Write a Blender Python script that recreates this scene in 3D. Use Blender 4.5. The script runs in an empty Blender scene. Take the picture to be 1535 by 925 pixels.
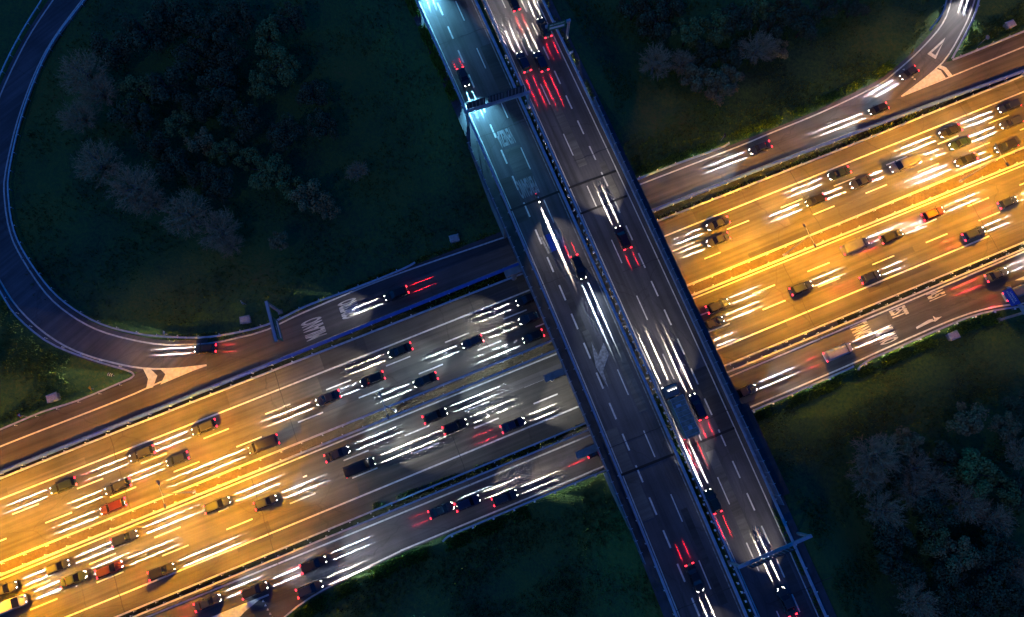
import bpy, math, random
from mathutils import Vector, Matrix
R = math.radians
rnd = random.Random(7)

# ------------------------------------------------------------------ camera, sky, sun, exposure
scene = bpy.context.scene
col = scene.collection
H, F, CX, CY = 130.86, 1039.0, 767.5, 462.5            # drone height (m), focal length in photo pixels, photo centre
TILT = math.atan(235 / F)
cam_d = bpy.data.cameras.new('camera')
cam_d.sensor_width = 36.0
cam_d.lens = F / 1535 * 36.0
cam_d.clip_start, cam_d.clip_end = 1.0, 3000.0
cam = bpy.data.objects.new('camera', cam_d)
cam.location = (0, 0, H)
cam.rotation_euler = (TILT, 0, 0)
col.objects.link(cam)
scene.camera = cam

SKY_STRENGTH = 0.15
SUN_STRENGTH = 0.09
SODIUM = 168.0            # strength per lamp head
BEAM, FLOOD, RED = 1.0, 1.0, 2.0
PICK = 8.0                 # how often the sampler picks the narrow beams; their strength is divided by the same
world = bpy.data.worlds.new('World')
scene.world = world
world.use_nodes = True
wn, wl = world.node_tree.nodes, world.node_tree.links
wn.clear()
sky = wn.new('ShaderNodeTexSky')
sky.sky_type = 'NISHITA'
sky.sun_disc = False
sky.sun_elevation = R(9.0)
sky.sun_rotation = R(300)
tint = wn.new('ShaderNodeMix'); tint.data_type = 'RGBA'; tint.blend_type = 'MULTIPLY'
tint.inputs[0].default_value = 1.0
tint.inputs[7].default_value = (0.01, 0.24, 1.0, 1)
bg = wn.new('ShaderNodeBackground')
bg.inputs['Strength'].default_value = SKY_STRENGTH
wo = wn.new('ShaderNodeOutputWorld')
wl.new(sky.outputs[0], tint.inputs[6]); wl.new(tint.outputs[2], bg.inputs[0]); wl.new(bg.outputs[0], wo.inputs[0])
sun_d = bpy.data.lights.new('added_fill_sun', 'SUN')
sun_d.energy = SUN_STRENGTH; sun_d.angle = R(0.5); sun_d.color = (1.0, 0.96, 0.9)
sun = bpy.data.objects.new('added_fill_sun', sun_d)
sun.rotation_euler = (R(42), 0, R(-30)); col.objects.link(sun)  # weak sun lamp added for shape and neutral fill; no moon is visible
vs = scene.view_settings
vs.view_transform = 'Standard'; vs.look = 'None'; vs.gamma = 1.0; vs.exposure = 0.0; vs.use_curve_mapping = False
scene.cycles.use_denoising = True
scene.cycles.sample_clamp_indirect = 4.0
scene.cycles.max_bounces = 5
scene.cycles.use_light_tree = True
scene.cycles.use_adaptive_sampling = False

# ------------------------------------------------------------------ geometry helpers
CT, ST = math.cos(TILT), math.sin(TILT)
def W(px, py, z=0.0):
    """point of the plane at height z seen at photo pixel (px, py)"""
    u = (px - CX) / F; v = -(py - CY) / F
    t = (H - z) / (CT - v * ST)
    return Vector((u * t, (ST + v * CT) * t, z))
ZD = 6.5                                              # overpass road level
MH = R(22.2)                                          # motorway heading
DH = R(111.72)                                        # overpass heading (northbound)
def smooth(pts, step=2.0):
    """Catmull-Rom through world points"""
    P = [Vector(p) for p in pts]
    P = [P[0] * 2 - P[1]] + P + [P[-1] * 2 - P[-2]]
    out = []
    for i in range(1, len(P) - 2):
        a, b, c, d = P[i - 1:i + 3]
        n = max(2, int((c - b).length / step))
        for k in range(n):
            t = k / n
            out.append(0.5 * ((2 * b) + (c - a) * t + (2 * a - 5 * b + 4 * c - d) * t * t + (3 * b - a - 3 * c + d) * t ** 3))
    out.append(P[-2])
    return out
def solve3(A, b):
    M = [r[:] + [v] for r, v in zip(A, b)]
    n = len(M)
    for i in range(n):
        p = max(range(i, n), key=lambda k: abs(M[k][i])); M[i], M[p] = M[p], M[i]
        for k in range(n):
            if k != i:
                f = M[k][i] / M[i][i]
                M[k] = [x - f * y for x, y in zip(M[k], M[i])]
    return [M[i][n] / M[i][i] for i in range(n)]
def fitline(pxs, ang, z, e0=90, e1=90, step=4.0, deg=2):
    """gently curved line (quadratic in the road's own frame) through photo points, in the direction ang, extended past the frame"""
    d = Vector((math.cos(ang), math.sin(ang))); n = Vector((-d.y, d.x))
    st = [(W(x, y, z).to_2d().dot(d), W(x, y, z).to_2d().dot(n)) for x, y in pxs]
    m = deg + 1
    A = [[sum(s ** (i + j) for s, _ in st) for j in range(m)] for i in range(m)]
    b = [sum(t * s ** i for s, t in st) for i in range(m)]
    co = solve3(A, b)
    s0, s1 = min(s for s, _ in st), max(s for s, _ in st)
    f = lambda s: sum(c * s ** i for i, c in enumerate(co))
    g = lambda s: sum(i * c * s ** (i - 1) for i, c in enumerate(co) if i)
    def off(s):
        if s < s0: return f(s0) + g(s0) * (s - s0)
        if s > s1: return f(s1) + g(s1) * (s - s1)
        return f(s)
    out = []; N = max(2, int((s1 - s0 + e0 + e1) / step))
    for k in range(N + 1):
        s = s0 - e0 + (s1 - s0 + e0 + e1) * k / N
        p = d * s + n * off(s); out.append(Vector((p.x, p.y, z)))
    return out
def normals(P):
    N = []
    for i in range(len(P)):
        d = (P[min(i + 1, len(P) - 1)] - P[max(i - 1, 0)]); d.z = 0; d.normalize()
        N.append(Vector((-d.y, d.x, 0)))
    return N
def offset(P, o, dz=0.0):
    return [p + n * o + Vector((0, 0, dz)) for p, n in zip(P, normals(P))]
def arclen(P):
    L = [0.0]
    for a, b in zip(P[:-1], P[1:]): L.append(L[-1] + (b - a).length)
    return L
def at_len(P, L, s):
    s = min(max(s, 0), L[-1] - 1e-6)
    lo, hi = 0, len(L) - 1
    while hi - lo > 1:
        mid = (lo + hi) // 2
        if L[mid] <= s: lo = mid
        else: hi = mid
    t = (s - L[lo]) / max(L[hi] - L[lo], 1e-9)
    d = P[hi] - P[lo]
    return P[lo].lerp(P[hi], t), d.normalized()
def nearest_len(P, L, q):
    best = (1e18, 0)
    for i in range(len(P) - 1):
        a, b = P[i].to_2d(), P[i + 1].to_2d(); d = b - a
        t = max(0, min(1, (q.to_2d() - a).dot(d) / max(d.length_squared, 1e-9)))
        r = (a + d * t - q.to_2d()).length
        if r < best[0]: best = (r, L[i] + t * d.length)
    return best[1]
def cut(P, q0, q1, step=2.0):
    L = arclen(P); a, b = nearest_len(P, L, q0), nearest_len(P, L, q1)
    if a > b: a, b = b, a
    n = max(2, int((b - a) / step))
    return [at_len(P, L, a + (b - a) * k / n)[0] for k in range(n + 1)]

class MB:
    def __init__(s): s.v = []; s.f = []; s.m = []
    def add(s, vs_, fs, mi=0):
        o = len(s.v); s.v += [tuple(v) for v in vs_]; s.f += [tuple(i + o for i in f) for f in fs]; s.m += [mi] * len(fs)
    def poly(s, pts, mi=0): s.add(pts, [tuple(range(len(pts)))], mi)
    def box(s, c, d, mi=0, rot=None):
        x, y, z = d[0] / 2, d[1] / 2, d[2] / 2
        V = [Vector(p) for p in ((-x, -y, -z), (x, -y, -z), (x, y, -z), (-x, y, -z), (-x, -y, z), (x, -y, z), (x, y, z), (-x, y, z))]
        if rot is not None: V = [rot @ p for p in V]
        s.add([p + Vector(c) for p in V], [(3, 2, 1, 0), (4, 5, 6, 7), (0, 1, 5, 4), (1, 2, 6, 5), (2, 3, 7, 6), (3, 0, 4, 7)], mi)
    def ribbon(s, P, w, mi=0, dz=0.0):
        a, b = offset(P, w / 2, dz), offset(P, -w / 2, dz)
        n = len(P); s.add(a + b, [(i, n + i, n + i + 1, i + 1) for i in range(n - 1)], mi)
    def strip(s, A, B, mi=0):
        n = len(A); s.add(list(A) + list(B), [(i, n + i, n + i + 1, i + 1) for i in range(n - 1)], mi)
    def sweep(s, P, prof, mi=0, closed=True):
        N = normals(P); k = len(prof); V = []
        for p, n in zip(P, N):
            V += [p + n * y + Vector((0, 0, z)) for y, z in prof]
        fs = []
        for i in range(len(P) - 1):
            for j in range(k if closed else k - 1):
                j2 = (j + 1) % k
                fs.append((i * k + j, i * k + j2, (i + 1) * k + j2, (i + 1) * k + j))
        if closed: fs += [tuple(range(k)), tuple((len(P) - 1) * k + j for j in reversed(range(k)))]
        s.add(V, fs, mi)
    def tube(s, pts, rad, n=8, mi=0):
        """round tube through points; rad is a number or one per point"""
        pts = [Vector(p) for p in pts]; rad = rad if isinstance(rad, (list, tuple)) else [rad] * len(pts)
        V = []; up = Vector((0, 0, 1))
        for i, p in enumerate(pts):
            d = (pts[min(i + 1, len(pts) - 1)] - pts[max(i - 1, 0)]).normalized()
            a = d.cross(up if abs(d.z) < 0.95 else Vector((1, 0, 0))).normalized(); b = d.cross(a)
            V += [p + (a * math.cos(2 * math.pi * k / n) + b * math.sin(2 * math.pi * k / n)) * rad[i] for k in range(n)]
        fs = [(i * n + k, i * n + (k + 1) % n, (i + 1) * n + (k + 1) % n, (i + 1) * n + k) for i in range(len(pts) - 1) for k in range(n)]
        fs += [tuple(reversed(range(n))), tuple((len(pts) - 1) * n + k for k in range(n))]
        s.add(V, fs, mi)
    def loft(s, rings, mi=0, cap=True):
        k = len(rings[0]); V = [p for r in rings for p in r]
        fs = [(i * k + j, i * k + (j + 1) % k, (i + 1) * k + (j + 1) % k, (i + 1) * k + j) for i in range(len(rings) - 1) for j in range(k)]
        if cap: fs += [tuple(reversed(range(k))), tuple((len(rings) - 1) * k + j for j in range(k))]
        s.add(V, fs, mi)
    def mesh(s, name, mats, smooth_=False):
        me = bpy.data.meshes.new(name)
        me.from_pydata(s.v, [], s.f)
        for m in (mats if isinstance(mats, (list, tuple)) else [mats]): me.materials.append(m)
        if len(me.materials) > 1: me.polygons.foreach_set('material_index', s.m)
        if smooth_: me.polygons.foreach_set('use_smooth', [True] * len(me.polygons))
        me.validate(); me.update()
        return me
    def build(s, name, mats, parent=None, smooth_=False):
        return link(name, s.mesh(name, mats, smooth_), parent)
def link(name, data, parent=None):
    o = bpy.data.objects.new(name, data); col.objects.link(o)
    if parent: o.parent = parent
    return o
def tag(o, label=None, cat=None, group=None, kind=None):
    if label: o['label'] = label
    if cat: o['category'] = cat
    if group: o['group'] = group
    if kind: o['kind'] = kind
    return o
def empty(name, loc=(0, 0, 0), rz=0.0):
    o = bpy.data.objects.new(name, None); o.empty_display_size = 0.5
    o.location = loc; o.rotation_euler = (0, 0, rz); col.objects.link(o)
    return o
KIDS = {}
def child(o, parent):
    o.parent = parent; KIDS.setdefault(parent.name, []).append(o)
    return o
def copy_tree(o, parent=None):
    c = o.copy(); col.objects.link(c)
    if parent: child(c, parent)
    for ch in KIDS.get(o.name, []): copy_tree(ch, c)
    return c

# ------------------------------------------------------------------ materials
def mat(name, base, rough=0.7, metal=0.0, noise=0.0, scale=4.0, emit=None, estr=0.0, coat=0.0, bump=0.0):
    m = bpy.data.materials.new(name); m.use_nodes = True
    nt = m.node_tree; b = nt.nodes['Principled BSDF']
    b.inputs['Base Color'].default_value = (*base, 1); b.inputs['Roughness'].default_value = rough; b.inputs['Metallic'].default_value = metal
    if coat: b.inputs['Coat Weight'].default_value = coat
    if emit: b.inputs['Emission Color'].default_value = (*emit, 1); b.inputs['Emission Strength'].default_value = estr
    if noise or bump:
        tc = nt.nodes.new('ShaderNodeTexCoord'); nz = nt.nodes.new('ShaderNodeTexNoise')
        nz.inputs['Scale'].default_value = scale; nz.inputs['Detail'].default_value = 6
        nt.links.new(tc.outputs['Object'], nz.inputs['Vector'])
        if noise:
            cr = nt.nodes.new('ShaderNodeValToRGB')
            cr.color_ramp.elements[0].position = 0.3; cr.color_ramp.elements[1].position = 0.7
            cr.color_ramp.elements[0].color = (*[c * (1 - noise) for c in base], 1)
            cr.color_ramp.elements[1].color = (*[min(1, c * (1 + noise)) for c in base], 1)
            nt.links.new(nz.outputs['Fac'], cr.inputs[0]); nt.links.new(cr.outputs[0], b.inputs['Base Color'])
        if bump:
            bp = nt.nodes.new('ShaderNodeBump'); bp.inputs['Strength'].default_value = bump
            nt.links.new(nz.outputs['Fac'], bp.inputs['Height']); nt.links.new(bp.outputs[0], b.inputs['Normal'])
    return m
def asphalt(name, base, heading):
    """worn asphalt: patches, wheel-track streaks along the road, fine grain and sealed cracks"""
    m = bpy.data.materials.new(name); m.use_nodes = True
    nt = m.node_tree; N, L = nt.nodes, nt.links; b = N['Principled BSDF']; b.inputs['Roughness'].default_value = 0.82
    tc = N.new('ShaderNodeTexCoord')
    def mapped(scale):
        mp = N.new('ShaderNodeMapping'); mp.vector_type = 'TEXTURE'
        mp.inputs['Rotation'].default_value = (0, 0, heading); mp.inputs['Scale'].default_value = scale
        L.new(tc.outputs['Object'], mp.inputs['Vector']); return mp
    def noise(sc, det, scale):
        mp = mapped(scale); n = N.new('ShaderNodeTexNoise'); n.inputs['Scale'].default_value = sc; n.inputs['Detail'].default_value = det
        L.new(mp.outputs[0], n.inputs['Vector']); return n
    def ramp(src, p0, p1, lo, hi):
        r = N.new('ShaderNodeMapRange'); r.inputs[1].default_value = p0; r.inputs[2].default_value = p1
        r.inputs[3].default_value = lo; r.inputs[4].default_value = hi; L.new(src, r.inputs[0]); return r.outputs[0]
    def mul(a, c):
        q = N.new('ShaderNodeMath'); q.operation = 'MULTIPLY'; L.new(a, q.inputs[0]); L.new(c, q.inputs[1]); return q.outputs[0]
    streak = ramp(noise(1.0, 5, (30, 0.8, 1)).outputs['Fac'], 0.32, 0.68, 0.68, 1.28)
    patch = ramp(noise(0.12, 5, (1, 1, 1)).outputs['Fac'], 0.38, 0.62, 0.76, 1.22)
    grain = ramp(noise(9.0, 3, (1, 1, 1)).outputs['Fac'], 0.3, 0.7, 0.85, 1.12)
    vo = N.new('ShaderNodeTexVoronoi'); vo.feature = 'DISTANCE_TO_EDGE'; vo.inputs['Scale'].default_value = 0.07
    wob = noise(0.5, 4, (1, 1, 1)); ad = N.new('ShaderNodeMix'); ad.data_type = 'RGBA'; ad.blend_type = 'ADD'; ad.inputs[0].default_value = 2.5
    L.new(mapped((1.8, 1, 1)).outputs[0], ad.inputs[6]); L.new(wob.outputs['Color'], ad.inputs[7]); L.new(ad.outputs[2], vo.inputs['Vector'])
    crack = ramp(vo.outputs['Distance'], 0.0, 0.006, 0.72, 1.0)
    tot = mul(mul(streak, patch), mul(grain, crack))
    mx = N.new('ShaderNodeMix'); mx.data_type = 'RGBA'; mx.blend_type = 'MULTIPLY'; mx.inputs[0].default_value = 1
    mx.inputs[6].default_value = (*base, 1); cmb = N.new('ShaderNodeCombineColor')
    for i in range(3): L.new(tot, cmb.inputs[i])
    L.new(cmb.outputs[0], mx.inputs[7]); L.new(mx.outputs[2], b.inputs['Base Color'])
    return m
def ground_mat(name, stops, scale, bump=0.6, fine=14.0):
    m = bpy.data.materials.new(name); m.use_nodes = True
    nt = m.node_tree; N, L = nt.nodes, nt.links; b = N['Principled BSDF']; b.inputs['Roughness'].default_value = 0.95
    b.inputs['Specular IOR Level'].default_value = 0.1
    tc = N.new('ShaderNodeTexCoord')
    n1 = N.new('ShaderNodeTexNoise'); n1.inputs['Scale'].default_value = scale; n1.inputs['Detail'].default_value = 8; n1.inputs['Roughness'].default_value = 0.65
    n2 = N.new('ShaderNodeTexNoise'); n2.inputs['Scale'].default_value = fine * 0.12; n2.inputs['Detail'].default_value = 10; n2.inputs['Roughness'].default_value = 0.75
    for n in (n1, n2): L.new(tc.outputs['Object'], n.inputs['Vector'])
    mx = N.new('ShaderNodeMath'); mx.operation = 'ADD'
    h = N.new('ShaderNodeMath'); h.operation = 'MULTIPLY'; h.inputs[1].default_value = 0.55
    h2 = N.new('ShaderNodeMath'); h2.operation = 'MULTIPLY'; h2.inputs[1].default_value = 0.45
    L.new(n1.outputs['Fac'], h.inputs[0]); L.new(n2.outputs['Fac'], h2.inputs[0]); L.new(h.outputs[0], mx.inputs[0]); L.new(h2.outputs[0], mx.inputs[1])
    cr = N.new('ShaderNodeValToRGB'); e = cr.color_ramp.elements
    while len(e) < len(stops): e.new(0.5)
    for el, (p, c) in zip(e, stops): el.position = p; el.color = (*c, 1)
    L.new(mx.outputs[0], cr.inputs[0]); L.new(cr.outputs[0], b.inputs['Base Color'])
    bp = N.new('ShaderNodeBump'); bp.inputs['Strength'].default_value = bump; bp.inputs['Distance'].default_value = 0.5
    L.new(n2.outputs['Fac'], bp.inputs['Height']); L.new(bp.outputs[0], b.inputs['Normal'])
    return m
M = {}
M['asph_m'] = asphalt('motorway_asphalt', (0.078, 0.073, 0.060), MH)
M['asph_s'] = asphalt('slip_road_asphalt', (0.068, 0.064, 0.066), MH)
M['asph_d'] = asphalt('overpass_asphalt', (0.078, 0.074, 0.080), DH)
M['asph_r'] = asphalt('ramp_asphalt', (0.085, 0.080, 0.088), R(45))
M['paint'] = mat('road_paint', (0.62, 0.60, 0.56), 0.6, noise=0.22, scale=1.7)
M['paint_old'] = mat('worn_road_paint', (0.25, 0.245, 0.245), 0.7, noise=0.5, scale=2.2)
M['paint_mid'] = mat('faded_road_paint', (0.44, 0.42, 0.40), 0.65, noise=0.5, scale=3.0)
M['paint_blue'] = mat('blue_road_paint', (0.03, 0.08, 0.42), 0.6, noise=0.2, scale=2)
M['grass'] = ground_mat('meadow_grass', [(0.36, (0.012, 0.034, 0.020)), (0.45, (0.034, 0.095, 0.042)), (0.52, (0.062, 0.14, 0.042)), (0.59, (0.11, 0.165, 0.042)), (0.66, (0.15, 0.12, 0.052))], 0.045)
M['soil'] = ground_mat('median_gravel', [(0.35, (0.07, 0.055, 0.030)), (0.5, (0.105, 0.080, 0.042)), (0.65, (0.15, 0.115, 0.062))], 0.25)
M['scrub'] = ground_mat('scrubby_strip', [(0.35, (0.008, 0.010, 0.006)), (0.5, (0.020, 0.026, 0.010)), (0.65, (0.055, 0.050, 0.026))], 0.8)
M['concrete'] = mat('concrete', (0.27, 0.26, 0.25), 0.85, noise=0.25, scale=0.8)
M['concrete_dark'] = mat('weathered_concrete', (0.066, 0.068, 0.075), 0.9, noise=0.35, scale=0.7)
M['pale_roof'] = mat('pale_concrete_lid', (0.42, 0.38, 0.36), 0.8, noise=0.3, scale=2.5)
M['zinc'] = mat('galvanised_steel', (0.50, 0.52, 0.56), 0.5, 0.35, noise=0.2, scale=1.2)
M['blue_steel'] = mat('blue_painted_steel', (0.08, 0.15, 0.48), 0.55, noise=0.15, scale=1.2)
M['post'] = mat('rail_post_steel', (0.30, 0.31, 0.33), 0.6, 0.3, noise=0.2, scale=3)
M['cap'] = mat('white_post_cap', (0.85, 0.85, 0.84), 0.5)
M['screen'] = mat('dark_noise_screen', (0.09, 0.11, 0.16), 0.45, noise=0.3, scale=0.7)
M['rubber'] = mat('joint_rubber', (0.008, 0.008, 0.010), 0.8)
M['gantry'] = mat('gantry_steel', (0.42, 0.44, 0.48), 0.5, 0.3, noise=0.15, scale=2)
M['gantry_leg'] = mat('gantry_leg_steel', (0.40, 0.36, 0.33), 0.6, 0.2, noise=0.2, scale=2)
M['sign_dark'] = mat('sign_back', (0.022, 0.028, 0.038), 0.6, noise=0.2, scale=3)
M['sign_green'] = mat('green_sign_face', (0.010, 0.16, 0.075), 0.45)
M['sign_blue'] = mat('blue_sign_face', (0.015, 0.07, 0.50), 0.45)
M['white'] = mat('white_plate', (0.80, 0.80, 0.80), 0.5)
M['red_plate'] = mat('red_plate', (0.55, 0.03, 0.03), 0.5)
M['yellow'] = mat('yellow_plate', (0.75, 0.42, 0.02), 0.5)
M['black'] = mat('black_plate', (0.012, 0.012, 0.014), 0.5)
M['lamp_hood'] = mat('lamp_housing', (0.10, 0.10, 0.14), 0.5, 0.3)
M['lamp_lit'] = mat('sodium_lens', (0.8, 0.6, 0.3), 0.4, emit=(1.0, 0.48, 0.05), estr=12)
M['lamp_off'] = mat('unlit_lens', (0.35, 0.36, 0.40), 0.3)
M['bark'] = mat('bark', (0.075, 0.058, 0.045), 0.9, noise=0.4, scale=5)
M['pale_bark'] = mat('pale_bark', (0.19, 0.165, 0.15), 0.9, noise=0.3, scale=5)
def leaf_mat(name, c, v=0.45):
    m = bpy.data.materials.new(name); m.use_nodes = True
    N, L = m.node_tree.nodes, m.node_tree.links; b = N['Principled BSDF']; b.inputs['Roughness'].default_value = 0.8
    b.inputs['Specular IOR Level'].default_value = 0.2
    g = N.new('ShaderNodeNewGeometry'); cr = N.new('ShaderNodeValToRGB')
    cr.color_ramp.elements[0].color = (*[x * (1 - v) for x in c], 1); cr.color_ramp.elements[1].color = (*[x * (1 + v) for x in c], 1)
    L.new(g.outputs['Random Per Island'], cr.inputs[0]); L.new(cr.outputs[0], b.inputs['Base Color'])
    return m
M['leaf_green'] = leaf_mat('green_leaves', (0.16, 0.20, 0.06))
M['leaf_olive'] = leaf_mat('olive_leaves', (0.28, 0.20, 0.08))
M['leaf_dark'] = leaf_mat('dark_leaves', (0.085, 0.095, 0.042))
M['twig'] = leaf_mat('pale_twigs', (0.55, 0.34, 0.17), 0.35)
M['verge'] = leaf_mat('verge_blades', (0.19, 0.26, 0.045), 0.6)
M['ivy'] = leaf_mat('kerb_ivy', (0.14, 0.26, 0.04), 0.5)

# ------------------------------------------------------------------ reference lines, read off the photo as points of the road plane
def mline(pxs, z=0.0, deg=2, e0=90, e1=90): return fitline(pxs, MH, z, e0, e1, deg=deg)
def dline(pxs, z=ZD, deg=2, e0=60, e1=60): return fitline(pxs, DH - math.pi, z, e0, e1, deg=deg)
ZR = 0.72
N_INNER = mline([(0, 706.6), (200, 630), (380, 558), (590, 470.5), (778, 393.3), (971, 316.5), (1150, 249.5), (1350, 178), (1535, 104)], ZR, 3)
N_OUTER = mline([(0, 716.7), (200, 638.6), (380, 566), (590, 484.3), (785, 409.5), (979.4, 334), (1150, 266.5), (1350, 188), (1535, 112.4)], ZR, 3)
U_EDGE = mline([(0, 748.5), (200, 670.8), (380, 599), (601, 510), (790, 436.5), (989.5, 357), (1150, 293), (1350, 212.7), (1535, 136.8)])
MED_N = mline([(0, 843.9), (200, 762.7), (590, 605.7), (790, 526.7), (1024, 429.7), (1176, 370), (1335, 302), (1535, 221)], ZR)
MED_S = mline([(0, 862), (200, 782), (590, 622), (790, 542.3), (1031, 445.4), (1200, 378), (1335, 322), (1535, 242)], ZR)
L_EDGE = mline([(0, 868), (200, 787), (590, 628.3), (790, 546.5), (1032, 450), (1200, 382.5), (1335, 327), (1535, 246.5)])
U_MED = mline([(0, 846.5), (200, 765.5), (590, 608.5), (790, 529.5), (1024, 433), (1176, 373), (1335, 305), (1535, 224)])
S_EDGE = mline([(97, 925), (200, 885), (400, 802), (590, 723.5), (770, 650), (1067, 526), (1205, 470), (1335, 415), (1469, 360)])
S_RAIL_N = mline([(200, 915), (400, 831), (600, 748.8), (790, 670), (1080, 551), (1260, 477), (1335, 446.4), (1535, 362)], ZR)
S_RAIL_S = mline([(217, 919), (400, 843), (654, 736), (790, 682), (1087.6, 562), (1260, 487.5), (1335, 457), (1535, 372)], ZR)
S_NLINE = mline([(217.7, 925), (400, 850.8), (600, 768.8), (790, 691), (1087.6, 567.5), (1260, 492), (1335, 462), (1535, 377)])
LL = dline([(621, 0), (647, 53), (672.5, 106.6), (696, 162), (744, 270), (811, 430), (879, 600), (948, 760), (1014.6, 925)])
LR = dline([(711, 0), (771, 130.5), (846.4, 300), (907, 434), (972, 590), (1045.7, 757), (1119, 925)])
RL = dline([(724, 0), (781, 127), (856.5, 300), (919, 434), (985, 590), (1060, 755), (1132.7, 925)])
RR = dline([(811, 0), (875, 130), (893, 170), (955, 300), (1034, 470), (1103, 630), (1158.5, 755), (1239, 925)])
FL_ = dline([(702, 214), (739, 300), (797, 434), (866, 595), (910, 706), (968, 846)], ZD + 2.6, 2, 0, 0)
FR_ = dline([(891, 146.5), (947, 267), (965.7, 307), (1041, 475), (1121, 645), (1176, 757)], ZD + 2.6, 2, 0, 0)
AX = [(a + b) / 2 for a, b in zip(LR[:min(len(LR), len(RL))], RL[:min(len(LR), len(RL))])]

# ------------------------------------------------------------------ ground: one sheet with the overpass embankments
md = Vector((math.cos(MH), math.sin(MH))); mn = Vector((-md.y, md.x))
dd = Vector((math.cos(DH), math.sin(DH))); dn = Vector((-dd.y, dd.x))
q_l = W(811, 430, ZD).to_2d().dot(dn); q_r = W(1022, 430, ZD).to_2d().dot(dn)
ax_off, half = (q_l + q_r) / 2, abs(q_l - q_r) / 2 + 2.2
n_top = W(755, 347).to_2d().dot(mn); n_bot = W(910, 700).to_2d().dot(mn)
def sstep(a, b, x):
    t = max(0, min(1, (x - a) / (b - a))); return t * t * (3 - 2 * t)
def ground_z(x, y):
    p = Vector((x, y)); q = p.dot(mn); t = abs(p.dot(dn) - ax_off)
    out = max(q - n_top, n_bot - q)
    ramp = sstep(3.0, 19.0, out)
    hgt = max(0.0, min(1.0, 1 - (t - half) / 10.5)); hgt = hgt * hgt * (3 - 2 * hgt) * 0.4 + hgt * 0.6
    bump = 0.0
    if out > 2: bump = 0.18 * math.sin(x * 0.21 + math.sin(y * 0.13) * 2) * math.sin(y * 0.17 + 1.3) * min(1, (out - 2) / 6)
    return -0.06 + (ZD - 0.25) * ramp * hgt + bump * (1 - 0.7 * ramp * hgt) - (0.1 if bump else 0)
gm = MB(); GX0, GX1, GY0, GY1, GS = -260, 260, -150, 230, 2.0
nx, ny = int((GX1 - GX0) / GS) + 1, int((GY1 - GY0) / GS) + 1
gv = [(GX0 + i * GS, GY0 + j * GS, ground_z(GX0 + i * GS, GY0 + j * GS)) for j in range(ny) for i in range(nx)]
gf = [(j * nx + i, j * nx + i + 1, (j + 1) * nx + i + 1, (j + 1) * nx + i) for j in range(ny - 1) for i in range(nx - 1)]
gm.add(gv, gf)
far = 2500
gm.add([(-far, -far, -0.4), (far, -far, -0.4), (far, far, -0.4), (-far, far, -0.4)], [(0, 1, 2, 3)])
tag(gm.build('ground', M['grass'], smooth_=True), kind='structure')

# ------------------------------------------------------------------ roads (sheets, 4 mm apart) and their painted markings
def pxz(pts, z): return [W(x, y, z) for x, y in pts]
def flat(P, z): return [Vector((p.x, p.y, z)) for p in P]
def sheet(name, A, B, m):
    g = MB(); g.poly(list(A) + list(reversed(B)))
    return tag(g.build(name, m), kind='structure')
RZ = 0.02
motorway_w = sheet('motorway', flat(offset(N_OUTER, -0.1), RZ), flat(offset(MED_N, 0.15), RZ), M['asph_m'])
motorway_e = sheet('motorway', flat(offset(MED_S, -0.15), RZ), flat(offset(S_RAIL_N, 0.1), RZ), M['asph_m'])
nb = pxz([(-420, 818), (-150, 707), (0, 645.5), (117.6, 601), (190, 570), (203, 560), (225, 549), (263, 540), (310, 520), (356, 503), (400, 490), (459.6, 462.5), (587.6, 410.5), (690, 371), (764, 342), (860, 305),
          (950, 271.5), (1086, 221), (1150, 196.5), (1230, 164), (1312, 124), (1352, 108), (1424, 92), (1430, 89), (1535, 47), (1700, -20), (1950, -115)], RZ)
slip_n = sheet('slip_road', nb, flat(offset(N_INNER, 0.1), RZ), M['asph_s'])
sb = pxz([(-350, 1230), (100, 1100), (330, 1010), (378, 985), (400, 954), (421, 929), (462, 899.5), (531, 863), (600, 830), (614, 824), (700, 788), (790, 751.5), (905, 703), (1010, 661), (1108.7, 621.5),
          (1260, 557), (1335, 523.5), (1434, 481), (1488, 465.5), (1535, 459), (1640, 448), (1900, 410)], RZ)
slip_s = sheet('slip_road', flat(offset(S_RAIL_S, -0.1), RZ), sb, M['asph_s'])
OUT_PX = [(150, -95), (112, -45), (79.6, 0), (40, 60.6), (0, 143.6), (-28, 225), (-38, 300), (-30, 365), (0, 421), (27.7, 462.6), (69, 500.7), (114, 526.6), (166, 543), (214.5, 552), (263, 552.5), (309.7, 547.4)]
IN_PX = [(190, -85), (156, -42), (123, 0), (69, 76), (31, 166), (8.6, 256), (7, 300), (15.6, 350), (34.6, 390), (69, 440), (104, 471), (145, 494), (194, 508.6), (249, 517), (311, 515), (356, 506.6), (400, 494.5), (459.6, 466.5), (587.6, 414), (764, 353)]
Z2 = RZ + 0.004
loop_out, loop_in = smooth(pxz(OUT_PX, Z2)), smooth(pxz(IN_PX[:15], Z2))
ro, ri = offset(loop_out, -0.9), offset(loop_in, 0.9)
ramp_loop = sheet('ramp', ro, ri, M['asph_r'])
WE_PX = [(1443, -70), (1435, -35), (1426, 0), (1412.6, 36), (1379, 75), (1340, 110), (1312, 129), (1230, 169)]
EE_PX = [(1480, -70), (1472, -35), (1461, 0), (1450, 31), (1423, 80.4), (1400, 106), (1351, 144.6)]
we, ee = smooth(pxz(WE_PX, Z2)), smooth(pxz(EE_PX, Z2))
ramp_right = sheet('ramp', offset(we, -0.8), offset(ee, 0.5), M['asph_r'])
over_s = sheet('road', flat(LL, ZD), flat(LR, ZD), M['asph_d'])
over_n = sheet('road', flat(RL, ZD), flat(RR, ZD), M['asph_d'])
soil = MB(); soil.poly(flat(offset(MED_N, 0.15), RZ - 0.008) + list(reversed(flat(offset(MED_S, -0.15), RZ - 0.008))))
tag(soil.build('median_strip', M['soil']), kind='structure')
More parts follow.
